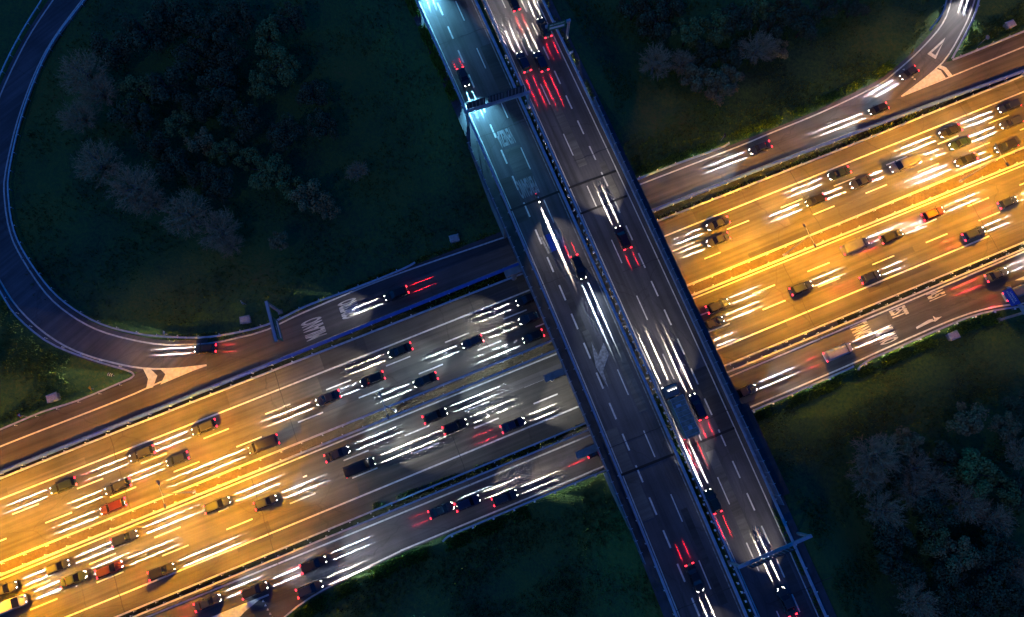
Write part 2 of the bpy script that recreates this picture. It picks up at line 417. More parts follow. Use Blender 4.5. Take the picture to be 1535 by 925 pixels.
st = MB(); st.poly(flat(offset(N_INNER, 0.1), RZ - 0.008) + list(reversed(flat(offset(N_OUTER, -0.1), RZ - 0.008))))
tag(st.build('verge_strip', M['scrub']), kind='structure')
st = MB(); st.poly(flat(offset(S_RAIL_N, 0.1), RZ - 0.008) + list(reversed(flat(offset(S_RAIL_S, -0.1), RZ - 0.008))))
tag(st.build('verge_strip', M['scrub']), kind='structure')

def edge_line(road, P, z, w=0.3, m='paint'):
    g = MB(); g.ribbon(flat(P, z), w); return g.build('edge_marking', M[m], road)
def lane_line(road, P, phase, period, dash, z, w=0.24, m='paint'):
    """one dashed line; phase is a point at the centre of one dash"""
    L = arclen(P); s0 = nearest_len(P, L, phase) % period; g = MB(); s = s0
    while s < L[-1] - dash:
        if s > dash:
            g.ribbon([at_len(P, L, s + k * dash / 4)[0] for k in (-2, -1, 0, 1, 2)], w)
        s += period
    for i, v in enumerate(g.v): g.v[i] = (v[0], v[1], z)
    return g.build('lane_marking', M[m], road)
MZ = RZ + 0.004
def mix(A, B, t):
    la, lb = arclen(A), arclen(B); n = 80; out = []
    for k in range(n + 1):
        pa = at_len(A, la, la[-1] * k / n)[0]; pb, _ = at_len(B, lb, nearest_len(B, lb, pa)); out.append(Vector((pa.x * (1 - t) + pb.x * t, pa.y * (1 - t) + pb.y * t, 0)))
    return out
edge_line(motorway_w, U_EDGE, MZ); edge_line(motorway_w, offset(U_MED, 0.25), MZ, 0.25)
def shifted(P, pts):
    """P moved sideways so that it runs through the mean of the given points"""
    L = arclen(P); s = 0
    for q in pts:
        a, d = at_len(P, L, nearest_len(P, L, q)); s += (q.to_2d() - a.to_2d()).dot(Vector((-d.y, d.x)))
    return offset(P, s / len(pts))
d1 = [(39, 763), (230, 687), (417, 612), (597, 541), (770, 472), (1025.5, 370), (1188.6, 305), (1420.8, 211)]
lane_line(motorway_w, mix(U_EDGE, shifted(U_EDGE, pxz(d1, 0)), 1.0), W(685, 506), 12.0, 4.9, MZ)
lane_line(motorway_w, mix(U_EDGE, U_MED, 0.645), W(88.2, 777), 12.0, 4.9, MZ)
edge_line(motorway_e, offset(L_EDGE, -0.1), MZ, 0.25); edge_line(motorway_e, S_EDGE, MZ)
lane_line(motorway_e, mix(L_EDGE, S_EDGE, 0.335), W(154, 838), 12.0, 4.9, MZ)
lane_line(motorway_e, mix(L_EDGE, S_EDGE, 0.665), W(165.5, 866.3), 12.0, 4.9, MZ)
# slip roads
nline = smooth(pxz([(-420, 843), (-150, 732), (0, 669.5), (178, 600), (245, 571), (309.7, 547.4)], MZ + 0.004))
edge_line(slip_n, nline, MZ + 0.004)
edge_line(ramp_loop, loop_out, MZ + 0.006, 0.32); edge_line(slip_n, smooth(pxz(IN_PX, 0)), MZ + 0.008, 0.3)
edge_line(slip_n, smooth(pxz([(764, 353), (860, 316), (953.7, 278.8), (1106, 220), (1150, 201.7), (1230, 169), (1312, 130), (1340, 110), (1379, 75), (1412.6, 36), (1426, 0), (1440, -60)], 0)), MZ + 0.008, 0.28)
edge_line(ramp_right, ee[:], MZ + 0.008, 0.28)
edge_line(slip_n, smooth(pxz([(1351, 144.6), (1415, 119), (1535, 70), (1700, 2), (1950, -95)], 0)), MZ + 0.006, 0.28)
edge_line(slip_n, offset(N_INNER, 0.55), MZ + 0.002, 0.16, 'paint_old')
edge_line(slip_s, offset(S_NLINE, -0.1), MZ, 0.28)
SL_PX = [(400, 957), (426.6, 925), (466.5, 895), (531, 859.7), (600, 826.4), (614, 820), (790, 747.4), (905, 699), (1010, 657), (1108.7, 617), (1260, 552.7), (1335, 519), (1434, 476.7), (1487.6, 461), (1535, 454.7), (1640, 443), (1900, 405)]
edge_line(slip_s, smooth(pxz(SL_PX, 0)), MZ + 0.004, 0.28)
edge_line(slip_s, smooth(pxz([(403, 891.5), (320, 925), (120, 1010)], 0)), MZ + 0.004, 0.3)
def paint_poly(road, name, px, z=MZ + 0.010, m='paint', base_z=0.0):
    g = MB()
    for p in px: g.poly([Vector((v.x, v.y, z)) for v in pxz(p, base_z)])
    return g.build(name, M[m], road)
paint_poly(slip_n, 'gore_marking', [[(309.7, 547.4), (263, 553), (241, 554), (248, 561), (240.5, 576.5)], [(214.5, 552.5), (226, 553.5), (236, 563), (229.5, 580.5), (219, 583.5), (222, 568)]])
paint_poly(slip_n, 'gore_marking', [[(1350.6, 144.8), (1404, 103.5), (1410.5, 106), (1417.5, 116.5)], [(1408.5, 97.5), (1418, 101), (1428, 113.5), (1422, 115.5), (1413.5, 105), (1405.5, 101.5)]])
paint_poly(slip_s, 'gore_marking', [[(403.5, 891), (388, 899.5), (377.7, 908), (367, 917), (359.5, 925), (350, 940), (290, 938), (320, 925)]])
paint_poly(slip_n, 'yield_teeth', [[(1354 + 3.3 * k - 1.6, 104 + 2.9 * k + .4), (1354 + 3.3 * k + 1.6, 104 + 2.9 * k - 1.2), (1354 + 3.3 * k + 1.9, 104 + 2.9 * k + 1.8)] for k in range(6)])
paint_poly(slip_s, 'yield_teeth', [[(394.7 + 3.5 * k - 2, 901.5 + 6.4 * k + 1), (394.7 + 3.5 * k + 2, 901.5 + 6.4 * k + .6), (394.7 + 3.5 * k - .4, 901.5 + 6.4 * k - 3)] for k in range(6)])
paint_poly(ramp_right, 'yield_triangle', [[(1417, 56.4), (1390, 81), (1392.5, 82.8), (1414, 63)], [(1417, 56.4), (1414, 63), (1401.5, 83.5), (1402.5, 88.6)], [(1390, 81), (1402, 88.6), (1403.4, 83.8), (1394.5, 78)]])
paint_poly(slip_s, 'arrow_marking', [[(1373, 490.5), (1374, 493.5), (1394, 483.5), (1399.5, 481.5), (1398, 478), (1391.5, 479.6)], [(1398, 473.5), (1402.5, 476.5), (1412, 474.5), (1402, 482), (1395.5, 481.5), (1400.5, 479.5)]])
paint_poly(slip_s, 'gore_marking', [[(1521, 420.5), (1600, 384), (1600, 404), (1545, 419)]])
# overpass markings
DZ = ZD + 0.004
for road, a, b in ((over_s, LL, LR), (over_n, RL, RR)):
    edge_line(road, offset(a, 0.55), DZ, 0.2, 'paint'); edge_line(road, offset(b, -0.55 if b is LR else -1.0), DZ, 0.2, 'paint_old' if b is LR else 'paint')
A_PX = [(660.5, 15.6), (691, 84.6), (739, 195), (772, 273), (807, 355), (843, 440), (880, 526), (919, 617), (960, 713), (999.5, 808), (1042.6, 910)]
B_PX = [(689, 14), (720, 84.6), (752, 158), (787, 234), (822, 315), (858.7, 398.7), (934, 573), (972, 663), (1016, 764), (1055, 859)]
A2_PX = [(786, 10), (826.4, 96), (866, 182), (909, 273.6), (962, 390.5), (1001, 475.6), (1041, 564.7), (1088, 668.5), (1137.7, 779.4), (1189, 895)]
B2_PX = [(757.5, 11), (789, 80), (820, 146.6), (852, 216.4), (889, 298), (924, 375.6), (962, 461.6), (1082, 730), (1122.5, 821)]
lane_line(over_s, dline(A_PX), W(861, 482, ZD), 5.84, 3.1, DZ, 0.3, 'paint')
lane_line(over_s, dline(B_PX), W(858.7, 398.7, ZD), 11.67, 4.9, DZ, 0.2, 'paint')
lane_line(over_n, dline(A2_PX), W(1001, 475.6, ZD), 5.84, 3.1, DZ, 0.26, 'paint')
lane_line(over_n, dline(B2_PX), W(962, 461.6, ZD), 11.67, 4.9, DZ, 0.2, 'paint')
paint_poly(over_s, 'merge_arrow', [[(886.5, 512), (893, 550), (912.5, 582.5), (904, 556), (913, 531), (905, 514), (896.5, 533)]], DZ + 0.004, 'paint_old', ZD)
def to_mesh(o, m):
    me = bpy.data.meshes.new_from_object(o); me.materials.clear(); me.materials.append(M[m])
    n = bpy.data.objects.new(o.name, me); col.objects.link(n); n.matrix_basis = o.matrix_basis.copy(); n.parent = o.parent
    nm = o.name; bpy.data.objects.remove(o); n.name = nm
    return n
def lettering(road, txt, c, ang, w, h, z, m='paint_mid'):
    """road lettering: centred at c, tops pointing along ang, w across the road, h along it"""
    cu = bpy.data.curves.new('road_lettering', 'FONT'); cu.body = txt; cu.align_x = 'CENTER'; cu.align_y = 'CENTER'; cu.offset = 0.035
    o = bpy.data.objects.new('road_lettering', cu); col.objects.link(o); cu.materials.append(M[m])
    n = len(txt); o.scale = (w / (0.62 * n), h / 0.72, 1)
    o.location = (c.x, c.y, z); o.rotation_euler = (0, 0, ang - math.pi / 2); o.parent = road
    return to_mesh(o, m)
EAST, WEST, UP, DOWN = MH, MH + math.pi, DH, DH - math.pi
lettering(slip_n, 'MILANO', W(472, 492), WEST, 3.9, 3.9, MZ + 0.012); lettering(slip_n, 'CENTRO', W(525, 462), WEST, 3.3, 3.5, MZ + 0.012)
lettering(slip_s, 'TANG', W(1289, 495), EAST, 2.5, 3.5, MZ + 0.012); lettering(slip_s, 'EST', W(1346, 468.5), EAST, 2.2, 3.3, MZ + 0.012)
lettering(slip_s, 'A51', W(1402, 443), EAST, 1.9, 3.5, MZ + 0.012); lettering(slip_s, 'MILANO', W(1327, 503), EAST, 3.0, 3.6, MZ + 0.012)
lettering(over_s, 'VENEZIA', W(757, 205, ZD), DOWN, 3.4, 3.3, DZ + 0.004, 'paint_old'); lettering(over_s, 'BERGAMO', W(790, 279, ZD), DOWN, 3.5, 3.6, DZ + 0.004, 'paint_old')
lettering(over_s, 'A4', W(838, 357, ZD), DOWN, 1.7, 4.0, DZ + 0.012, 'paint_old')
paint_poly(over_s, 'route_shield', [[(817.5, 352.5), (824.5, 349.5), (834.5, 374.5), (827.5, 377.5)]], DZ + 0.004, 'paint_blue', ZD)
paint_poly(over_s, 'worn_marking', [[(809.5, 356), (812, 355), (824, 379.5), (821.5, 380.5)], [(814, 354), (816, 353), (827.5, 378.2), (825.5, 379)], [(833, 345), (835, 344.2), (846.5, 369.5), (844.5, 370.2)]], DZ + 0.008, 'paint_old', ZD)

# repaired stretches of asphalt: darker or paler rectangles, lane wide
M['patch_dark'] = asphalt('fresh_asphalt', (0.048, 0.046, 0.046), MH)
M['patch_pale'] = asphalt('old_asphalt', (0.105, 0.100, 0.092), MH)
M['seal'] = mat('bitumen_seam', (0.018, 0.017, 0.017), 0.5)
def patches(road, P, offs, z, n, seed, seams=6):
    r = random.Random(seed); L = arclen(P)
    for m_ in ('patch_dark', 'patch_pale'):
        g = MB()
        for k in range(n):
            s0 = r.uniform(.3, .7) * L[-1] + r.uniform(-35, 35); ln = r.uniform(4, 19); o0 = r.choice(offs) + r.uniform(-.3, .3); w_ = r.choice((1.2, 1.7, 3.2))
            Q = [at_len(P, L, s0 + ln * q / 6) for q in range(7)]
            g.strip(*[[Vector((p.x - d.y * o, p.y + d.x * o, z)) for p, d in Q] for o in (o0, o0 + w_)]); z += 0.0003
        g.build('road_patch', M[m_], road)
    g = MB()
    for k in range(seams):
        p, d = at_len(P, L, L[-1] * (.27 + .46 * k / max(1, seams - 1)) + r.uniform(-5, 5)); nrm = Vector((-d.y, d.x, 0)); q = []
        lo, hi = min(offs) - .5, max(offs) + 3.5
        for i in range(13): q.append(Vector((p.x, p.y, 0)) + nrm * (lo + (hi - lo) * i / 12) + d * r.uniform(-.12, .12))
        g.ribbon([Vector((v.x, v.y, z)) for v in q], 0.11)
    g.build('sealed_seam', M['seal'], road)
patches(motorway_w, U_EDGE, (-3.6, -7.3, -11.0, 0.3), RZ + 0.0012, 8, 1)
patches(motorway_e, L_EDGE, (-3.9, -8.0, -12.0, -16), RZ + 0.0012, 8, 2)
patches(over_s, dline(A_PX), (.3, 4.2, -3.6), ZD + 0.0012, 5, 3, 5); patches(over_n, dline(A2_PX), (.3, 4.0, -3.6), ZD + 0.0012, 5, 4, 5)
# ------------------------------------------------------------------ overpass structure
def deck(label, A, B, wa, wb, joints, piers):
    t = tag(empty('overpass'), label, 'overpass', 'twin decks of the overpass')
    oa, ob = offset(A, -wa), offset(B, wb)          # A lies to the right of travel (south): its outside is the negative side
    top, bot = ZD - 0.03, ZD - 1.3
    z_ = lambda P, z: [Vector((p.x, p.y, z)) for p in P]
    n = min(len(oa), len(ob)); oa, ob = oa[:n], ob[:n]
    g = MB(); T1, T2, B1, B2 = z_(oa, top), z_(ob, top), z_(offset(oa, 0.8), bot), z_(offset(ob, -0.8), bot)
    g.strip(T1, T2); g.strip(T2, B2); g.strip(B2, B1); g.strip(B1, T1)
    g.build('deck_slab', M['concrete_dark'], t)
    for p, q in joints:
        a, b = W(*p, ZD), W(*q, ZD); d = (b - a).normalized(); nrm = Vector((-d.y, d.x, 0))
        j = MB(); w = 0.22; zz = Vector((0, 0, 0.006))
        j.poly([a - nrm * w + zz, b - nrm * w + zz, b + nrm * w + zz, a + nrm * w + zz]); j.build('expansion_joint', M['rubber'], t)
    for c in piers:
        pb = MB()
        for k in (-4.2, 0, 4.2):
            q = c + dn.to_3d() * k; pb.tube([Vector((q.x, q.y, -0.1)), Vector((q.x, q.y, bot - 0.6))], 0.55, 14)
        pb.box((c.x, c.y, bot - 0.32), (12.0, 1.3, 0.64), 0, Matrix.Rotation(MH, 3, 'Z'))
        pb.build('pier', M['concrete'], t)
    return t
# LL..RR run southwards (down the picture); the left of that direction is east
cen = lambda x, y: W(x, y, 0)
deck('overpass deck on the left, carrying the blue lit lanes past the dark board gantry', LL, LR, 1.9, 0.35,
     [((765, 315.5), (841, 286)), ((931.7, 712), (1012, 680))], [cen(858, 555), cen(800, 405), cen(905, 665)])
deck('overpass deck on the right, carrying the lanes below the single blue portal', RL, RR, 0.35, 1.9,
     [((852, 282), (924, 256)), ((869, 321), (940, 293.5)), ((1025, 673), (1101, 641.5))], [cen(968, 515), cen(905, 360), cen(1018, 622)])
# concrete walls that close the deck ends down to the grass
def wall(label, P, z0, z1, th=0.45):
    g = MB(); g.sweep([Vector((p.x, p.y, 0)) for p in P], [(-th / 2, z0), (th / 2, z0), (th / 2, z1), (-th / 2, z1)])
    return tag(g.build('wing_wall', M['concrete'], smooth_=False), label, 'retaining wall', 'wing walls of the overpass')
wall('pale concrete wing wall beside the overpass, running down from the dark board gantry', [W(692, 195, 5), W(722, 264, 5), W(757, 345, 5)], -0.3, 5.2)
wall('pale concrete wing wall below the overpass, at the dark grass under the slip road', [W(911, 709, 5), W(938, 772, 5), W(970, 848, 5)], -0.3, 5.2)
wall('concrete wing wall at the right overpass edge, north of the slip road', [W(903, 180, 5), W(930, 240, 5), W(952, 283, 5)], -0.3, 5.0)
wall('concrete wing wall at the right overpass edge, beside the brownish grass', [W(1117, 640, 5), W(1142, 700, 5), W(1168, 757, 5)], -0.3, 5.0)

# ------------------------------------------------------------------ guard rails
post_me = None
def post_mesh():
    g = MB(); g.box((0, 0, 0.34), (0.14, 0.10, 0.78)); g.box((0, 0, 0.745), (0.17, 0.16, 0.03), 1)
    return g.mesh('post', [M['post'], M['cap']])
post_me = post_mesh()
cap_g = MB(); cap_g.box((0, 0, 0.36), (0.16, 0.12, 0.82)); cap_g.box((0, 0, 0.80), (0.34, 0.30, 0.07), 1)
cap_post_me = cap_g.mesh('post', [M['post'], M['cap']])
def guard_rail(P, base, label, group, side=1, spacing=4.0, w=0.32, post=None, post_off=0.32, box=False, limit=95, steel='zinc'):
    """W-beam on posts; the posts stand on the side given"""
    root = P[len(P) // 2]
    t = tag(empty('guard_rail', (root.x, root.y, base)), label, 'guard rail', group)
    Q = [Vector((p.x - root.x, p.y - root.y, 0)) for p in P]
    g = MB()
    if box: prof = [(-w / 2, 0.50), (w / 2, 0.50), (w / 2, 0.72), (w / 2 - .05, 0.76), (-w / 2 + .05, 0.76), (-w / 2, 0.72)]
    else: prof = [(-w / 2, 0.43), (-w / 2 + .08, 0.50), (-w / 2, 0.58), (-w / 2 + .08, 0.66), (-w / 2, 0.74), (w / 2 - .06, 0.76), (w / 2, 0.74), (w / 2, 0.70), (-w / 2 + .14, 0.68), (-w / 2 + .14, 0.45)]
    if side < 0: prof = [(-y, z) for y, z in reversed(prof)]
    g.sweep(Q, prof); g.build('beam', M[steel], t)
    L = arclen(Q); n = int(L[-1] / spacing); s0 = 0
    vis = []
    for k in range(n):
        p, d = at_len(Q, L, (k + 0.5) * spacing); vis.append((p, d))
    if len(vis) > limit:                                  # keep the posts nearest to the view
        vis.sort(key=lambda q: (q[0] + root).length); vis = vis[:limit]
    for p, d in vis:
        nrm = Vector((-d.y, d.x, 0)); q = p + nrm * post_off * side
        o = link('post', post or post_me, t); o.location = q; o.rotation_euler = (0, 0, math.atan2(d.y, d.x))
    return t
def inframe(P, m=25):
    c = Vector((0, 30))
    return [p for p in P if abs(p.x) < 118 + m and -48 - m < p.y < 112 + m]
RG = 'guard rails along the motorway and slip roads'
def GR(P, base, label, side, **k): return guard_rail(inframe(P), base, label, RG, side, **k)
GR(N_INNER, RZ, 'blue grey steel guard rail along the near side of the upper slip road', -1, box=True, w=0.62, steel='blue_steel')
GR(N_OUTER, RZ, 'orange lit guard rail along the shoulder of the upper motorway carriageway', 1)
GR(MED_N, RZ, 'guard rail on the upper side of the orange gravel median', -1, w=0.36)
GR(MED_S, RZ, 'guard rail on the lower side of the orange gravel median', 1, w=0.36)
GR(S_RAIL_N, RZ, 'guard rail along the shoulder of the lower motorway carriageway', -1)
GR(S_RAIL_S, RZ, 'guard rail along the upper side of the lower slip road', 1, spacing=3.0)
guard_rail(smooth(pxz([(62, 0), (30, 52), (0, 112), (-36, 205), (-48, 300), (-40, 370), (0, 436.7), (24, 473), (66, 509), (104, 527.5), (155.7, 545), (180, 552), (197, 558), (200.5, 563), (194, 568)], ZR)), RZ, 'guard rail along the outer bend of the blue loop ramp', RG, 1)
guard_rail(smooth(pxz([(194, 568), (117.6, 600), (62, 618), (0, 644), (-150, 704), (-350, 785)], ZR)), RZ, 'yellowish guard rail between the far left slip road and the grass corner', RG, 1)
guard_rail(smooth(pxz([(130, -5), (75, 70), (36, 162), (14, 254), (13, 300), (21, 346), (40, 385), (75, 433), (110, 463), (152, 486), (200, 499), (239, 504), (297.6, 506), (346, 500), (400, 486.5), (460, 458), (518, 437), (580, 413), (612, 399), (622, 393)], ZR)), RZ, 'guard rail along the inner bend of the loop ramp, ending in a flared tip', RG, 1)
guard_rail(smooth(pxz([(946, 272), (1010, 247), (1086, 219), (1092, 213)], ZR)), RZ, 'short yellowish guard rail at the grass edge right of the overpass', RG, 1)
guard_rail(smooth(pxz([(1478, -50), (1468, 0), (1457, 32.4), (1428, 87)], ZR)), RZ, 'blue grey guard rail on the right of the top right ramp', RG, 1)
guard_rail(smooth(pxz([(1427, -50), (1419, 0), (1412, 21), (1394, 44.7)], ZR)), RZ, 'short guard rail on the left of the top right ramp', RG, -1)
guard_rail(smooth(pxz([(1429.5, 88), (1440, 85), (1535, 46.7), (1650, 0)], ZR)), RZ, 'yellow lit guard rail along the grass in the top right corner', RG, 1)
guard_rail(smooth(pxz([(663.5, 812), (672, 804), (690, 796), (790, 754), (905, 706), (1010, 664), (1111.5, 623), (1260, 558.5), (1280, 549)], ZR)), RZ, 'guard rail along the lower edge of the lower slip road, through the overpass', RG, -1, post=cap_post_me, post_off=0.3)
guard_rail(smooth(pxz([(1287, 555), (1291, 548), (1308, 537), (1335, 525.5), (1405, 495), (1452.6, 475.5), (1491, 465.5), (1535, 459), (1640, 447)], ZR)), RZ, 'guard rail with white topped posts curving past the blue road sign', RG, -1, post=cap_post_me, post_off=0.3)
BG = 'guard rails on the overpass'
def BR(P, label, side, **k): return guard_rail(inframe(P), ZD, label, BG, side, **k)
BR(LL, 'guard rail along the left edge of the overpass', -1, box=True, w=0.4)
BR(LR, 'double blue guard rail left of the white dotted overpass gap', 1, box=True, w=0.5, spacing=1.52, post=cap_post_me, post_off=0.85, limit=100)
BR(RL, 'purplish guard rail right of the white dotted overpass gap', -1, box=True, w=0.34)
BR(RR, 'guard rail along the right edge of the overpass', 1, box=True, w=0.45)
# ------------------------------------------------------------------ screens on the overpass edges
fence_post = MB(); fence_post.box((0, 0, 1.35), (0.16, 0.12, 2.7)); fence_post.box((0, 0, 2.72), (0.5, 0.09, 0.07), 1)
fence_post_me = fence_post.mesh('post', [M['post'], M['zinc']])
def screen(P, label):
    root = P[len(P) // 2]; t = tag(empty('screen_fence', (root.x, root.y, ZD)), label, 'fence', 'screen fences on the overpass edges')
    Q = [Vector((p.x - root.x, p.y - root.y, 0)) for p in P]
    g = MB(); g.sweep(Q, [(-0.03, -0.1), (0.03, -0.1), (0.03, 2.6), (-0.03, 2.6)]); g.build('panel', M['screen'], t)
    g = MB(); g.sweep(Q, [(-0.06, 2.6), (0.06, 2.6), (0.06, 2.68), (-0.06, 2.68)]); g.build('top_rail', M['post'], t)
    L = arclen(Q)
    for k in range(int(L[-1] / 2.05) + 1):
        p, d = at_len(Q, L, k * 2.05); o = link('post', fence_post_me, t); o.location = p; o.rotation_euler = (0, 0, math.atan2(d.y, d.x) + math.pi / 2)
    return t
screen(FL_, 'dark screen fence with pale posts along the left edge of the overpass')
screen(FR_, 'dark screen fence with pale posts along the right edge of the overpass')

def spot(name, color, size, blend, energy, falloff, soft=0.05):
    l = bpy.data.lights.new(name, 'SPOT'); l.color = color; l.spot_size = size; l.spot_blend = blend; l.energy = energy; l.shadow_soft_size = soft
    l.use_nodes = True; nt = l.node_tree; em = nt.nodes.get('Emission') or nt.nodes.new('ShaderNodeEmission')
    fo = nt.nodes.new('ShaderNodeLightFalloff'); fo.inputs['Strength'].default_value = 1.0
    nt.links.new(fo.outputs[falloff], em.inputs['Strength'])
    return l
# ------------------------------------------------------------------ street lamps on the motorway median
LAMPH = 12.0
def lamp_protos():
    out = {}
    for lit in (True, False):
        t = empty('street_lamp')
        g = MB(); g.tube([(0, 0, 0), (0, 0, 4), (0, 0, LAMPH - 0.6), (0, 0, LAMPH)], [0.13, 0.11, 0.075, 0.06], 10); g.box((0, 0, 0.1), (0.5, 0.5, 0.2))
        child(g.build('pole', M['gantry'], t, True), t)
        for sgn in (-1, 1):
            a = MB(); a.tube([(0, 0, LAMPH - 0.05), (0, 0.9 * sgn, LAMPH + 0.12), (0, 1.75 * sgn, LAMPH + 0.1)], 0.045, 8); child(a.build('arm', M['gantry'], t), t)
            h = MB(); rg = lambda z, sx, sy: [Vector((sx * math.cos(q * math.pi / 6), 2.05 * sgn + sy * math.sin(q * math.pi / 6), z)) for q in range(12)]
            h.loft([rg(LAMPH + 0.02, 0.20, 0.42), rg(LAMPH + 0.14, 0.22, 0.45), rg(LAMPH + 0.24, 0.12, 0.28)])
            hd = child(h.build('lamp_head', M['lamp_hood'], t, True), t)
            l = MB(); l.loft([rg(LAMPH - 0.06, 0.10, 0.25), rg(LAMPH + 0.015, 0.16, 0.36)]); child(l.build('lens', M['lamp_lit' if lit else 'lamp_off'], hd), hd)
        out[lit] = t
    return out
LP = lamp_protos(); used = {}
sod = spot('sodium_light', (1.0, 0.40, 0.0), R(150), 0.75, SODIUM, 'Constant', 0.25)
# road luminaire optics: brighter towards the sides, so that the pool on the road is even
_n, _l = sod.node_tree.nodes, sod.node_tree.links
_tc = _n.new('ShaderNodeTexCoord'); _sp = _n.new('ShaderNodeSeparateXYZ'); _ab = _n.new('ShaderNodeMath'); _ab.operation = 'ABSOLUTE'
_mx = _n.new('ShaderNodeMath'); _mx.operation = 'MAXIMUM'; _mx.inputs[1].default_value = 0.58
_dv = _n.new('ShaderNodeMath'); _dv.operation = 'DIVIDE'; _dv.inputs[0].default_value = 1.0
_l.new(_tc.outputs['Normal'], _sp.inputs[0]); _l.new(_sp.outputs[2], _ab.inputs[0]); _l.new(_ab.outputs[0], _mx.inputs[0]); _l.new(_mx.outputs[0], _dv.inputs[1])
_fo = [q for q in _n if q.bl_idname == 'ShaderNodeLightFalloff'][0]; _l.new(_dv.outputs[0], _fo.inputs['Strength'])
for (hx, hy), lit, lab in (((-92, 874), True, 'lit double arm street lamp on the median, beyond the left of the picture'),
                           ((242.6, 741), True, 'lit double arm street lamp on the orange median, leftmost in the picture'),
                           ((575.6, 608), False, 'unlit double arm street lamp on the median left of the overpass'),
                           ((1213.5, 353), True, 'lit double arm street lamp on the orange median right of the overpass'),
                           ((1501, 233), True, 'lit double arm street lamp on the median, rightmost in the picture'),
                           ((1790, 118), True, 'lit double arm street lamp on the median, beyond the right of the picture')):
    o = LP[lit] if lit not in used else copy_tree(LP[lit]); used[lit] = 1
    p = W(hx, hy, LAMPH); o.location = (p.x, p.y, RZ); o.rotation_euler = (0, 0, MH)
    tag(o, lab, 'street lamp', 'street lamps on the motorway median')
    if lit:
        for sgn in (-1, 1):
            lo = bpy.data.objects.new('sodium_light', sod); col.objects.link(lo)
            q = p + mn.to_3d() * 2.05 * sgn; lo.location = (q.x, q.y, LAMPH - 0.15); lo.rotation_euler = (R(2) * sgn, 0, MH)

# ------------------------------------------------------------------ gantries and road signs
def frame_dir(a, b):
    d = (b - a); d.z = 0; return d.normalized()
def board_text(txt, loc, xdir, ydir, size, parent, m='white'):
    cu = bpy.data.curves.new('sign_lettering', 'FONT'); cu.body = txt; cu.align_x = 'CENTER'; cu.align_y = 'CENTER'; cu.size = size; cu.offset = 0.01; cu.materials.append(M[m])
    o = bpy.data.objects.new('sign_lettering', cu); col.objects.link(o)
    z = xdir.cross(ydir); mt = Matrix((xdir, ydir, z)).transposed().to_4x4(); mt.translation = loc
    o.matrix_world = mt; o.parent = parent
    return to_mesh(o, m)
def beam_box(mb, a, b, w, h, mi=0):
    d = b - a; L = d.length; rot = d.to_track_quat('X', 'Z').to_matrix(); mb.box((a + b) / 2, (L, w, h), mi, rot)
def gantry(label, la, lb, base_a, base_b, hgt, boards, face, cat='sign gantry'):
    """la, lb: ends of the beam (world, xy); base_a/b: z of the feet or None for a cantilever; boards: (t0, t1, z0, z1, kind)"""
    t = tag(empty('sign_gantry'), label, cat, 'gantries and road signs')
    d = frame_dir(la, lb); nrm = Vector((-d.y, d.x, 0)) * face
    for p, bz in ((la, base_a), (lb, base_b)):
        if bz is None: continue
        g = MB(); g.box((p.x, p.y, (bz + hgt) / 2), (0.42, 0.42, hgt - bz - 0.01), 0, Matrix.Rotation(math.atan2(d.y, d.x), 3, 'Z')); g.box((p.x, p.y, bz + 0.1), (0.9, 0.9, 0.25), 0, Matrix.Rotation(math.atan2(d.y, d.x), 3, 'Z'))
        g.build('leg', M['gantry_leg'], t)
    g = MB(); a = Vector((la.x, la.y, hgt)); b = Vector((lb.x, lb.y, hgt))
    beam_box(g, a - d * 0.3, b + d * 0.3, 0.5, 0.5); g.build('beam', M['gantry'], t)
    for t0, t1, z0, z1, kind, txt in boards:
        L = (b - a).length; p0, p1 = a + d * (L * t0) + nrm * 0.42, a + d * (L * t1) + nrm * 0.42; c = (p0 + p1) / 2; w = (p1 - p0).length
        rot = Matrix.Rotation(math.atan2(d.y, d.x), 3, 'Z'); zc = hgt + (z0 + z1) / 2
        s = MB(); s.box((c.x, c.y, zc), (w, 0.12, z1 - z0), 0, rot)
        for k in range(5):
            q = p0 + d * (w * (k + 0.5) / 5) - nrm * 0.09; s.box((q.x, q.y, zc), (0.10, 0.08, z1 - z0 - 0.1), 1, rot)
        sb_ = s.build('sign_board', [M['sign_dark'], M['post']], t)
        if kind != 'back':
            f = MB(); q = c + nrm * 0.085; f.box((q.x, q.y, zc), (w - 0.06, 0.03, z1 - z0 - 0.06), 0, rot); f.build('sign_face', M['sign_green' if kind == 'green' else 'sign_blue'], sb_)
            xd = -d * face; q = c + nrm * 0.11
            for k, (line, fy) in enumerate(txt):
                board_text(line, Vector((q.x, q.y, zc + (z1 - z0) * fy)), xd, Vector((0, 0, 1)), min(0.62, (z1 - z0) * 0.24), sb_)
            if kind == 'green':
                f = MB(); f.box((c.x + nrm.x * .125, c.y + nrm.y * .125, zc - (z1 - z0) * 0.12), (w * 0.82, 0.02, (z1 - z0) * 0.26), 0, rot); f.build('name_plate', M['white'], sb_)
    return t
zg = ZD + 5.4
gantry('dark portal gantry with three black message boards across the left overpass lanes', W(699.5, 167.5, zg), W(793, 138.5, zg), 5.0, ZD, zg,
       [(0.02, 0.31, 0.1, 2.3, 'back', []), (0.36, 0.60, 0.1, 2.3, 'back', []), (0.65, 0.93, 0.1, 2.3, 'back', [])], 1)
zs = ZD + 5.6
gantry('green road sign on a cantilever over the right overpass edge at the top', W(853, 31, zs), W(820, 40, zs), 4.6, None, zs,
       [(0.18, 1.0, -0.9, 1.3, 'green', [('MILANO EST', 0.28)])], 1)
gantry('green road sign seen edge on, on a blue cantilever over the upper slip road', W(399.6, 454, 7.6), W(413.7, 509, 7.6), -0.2, None, 7.6,
       [(0.42, 1.0, -2.6, 0.4, 'green', [('A4', 0.3)])], 1)
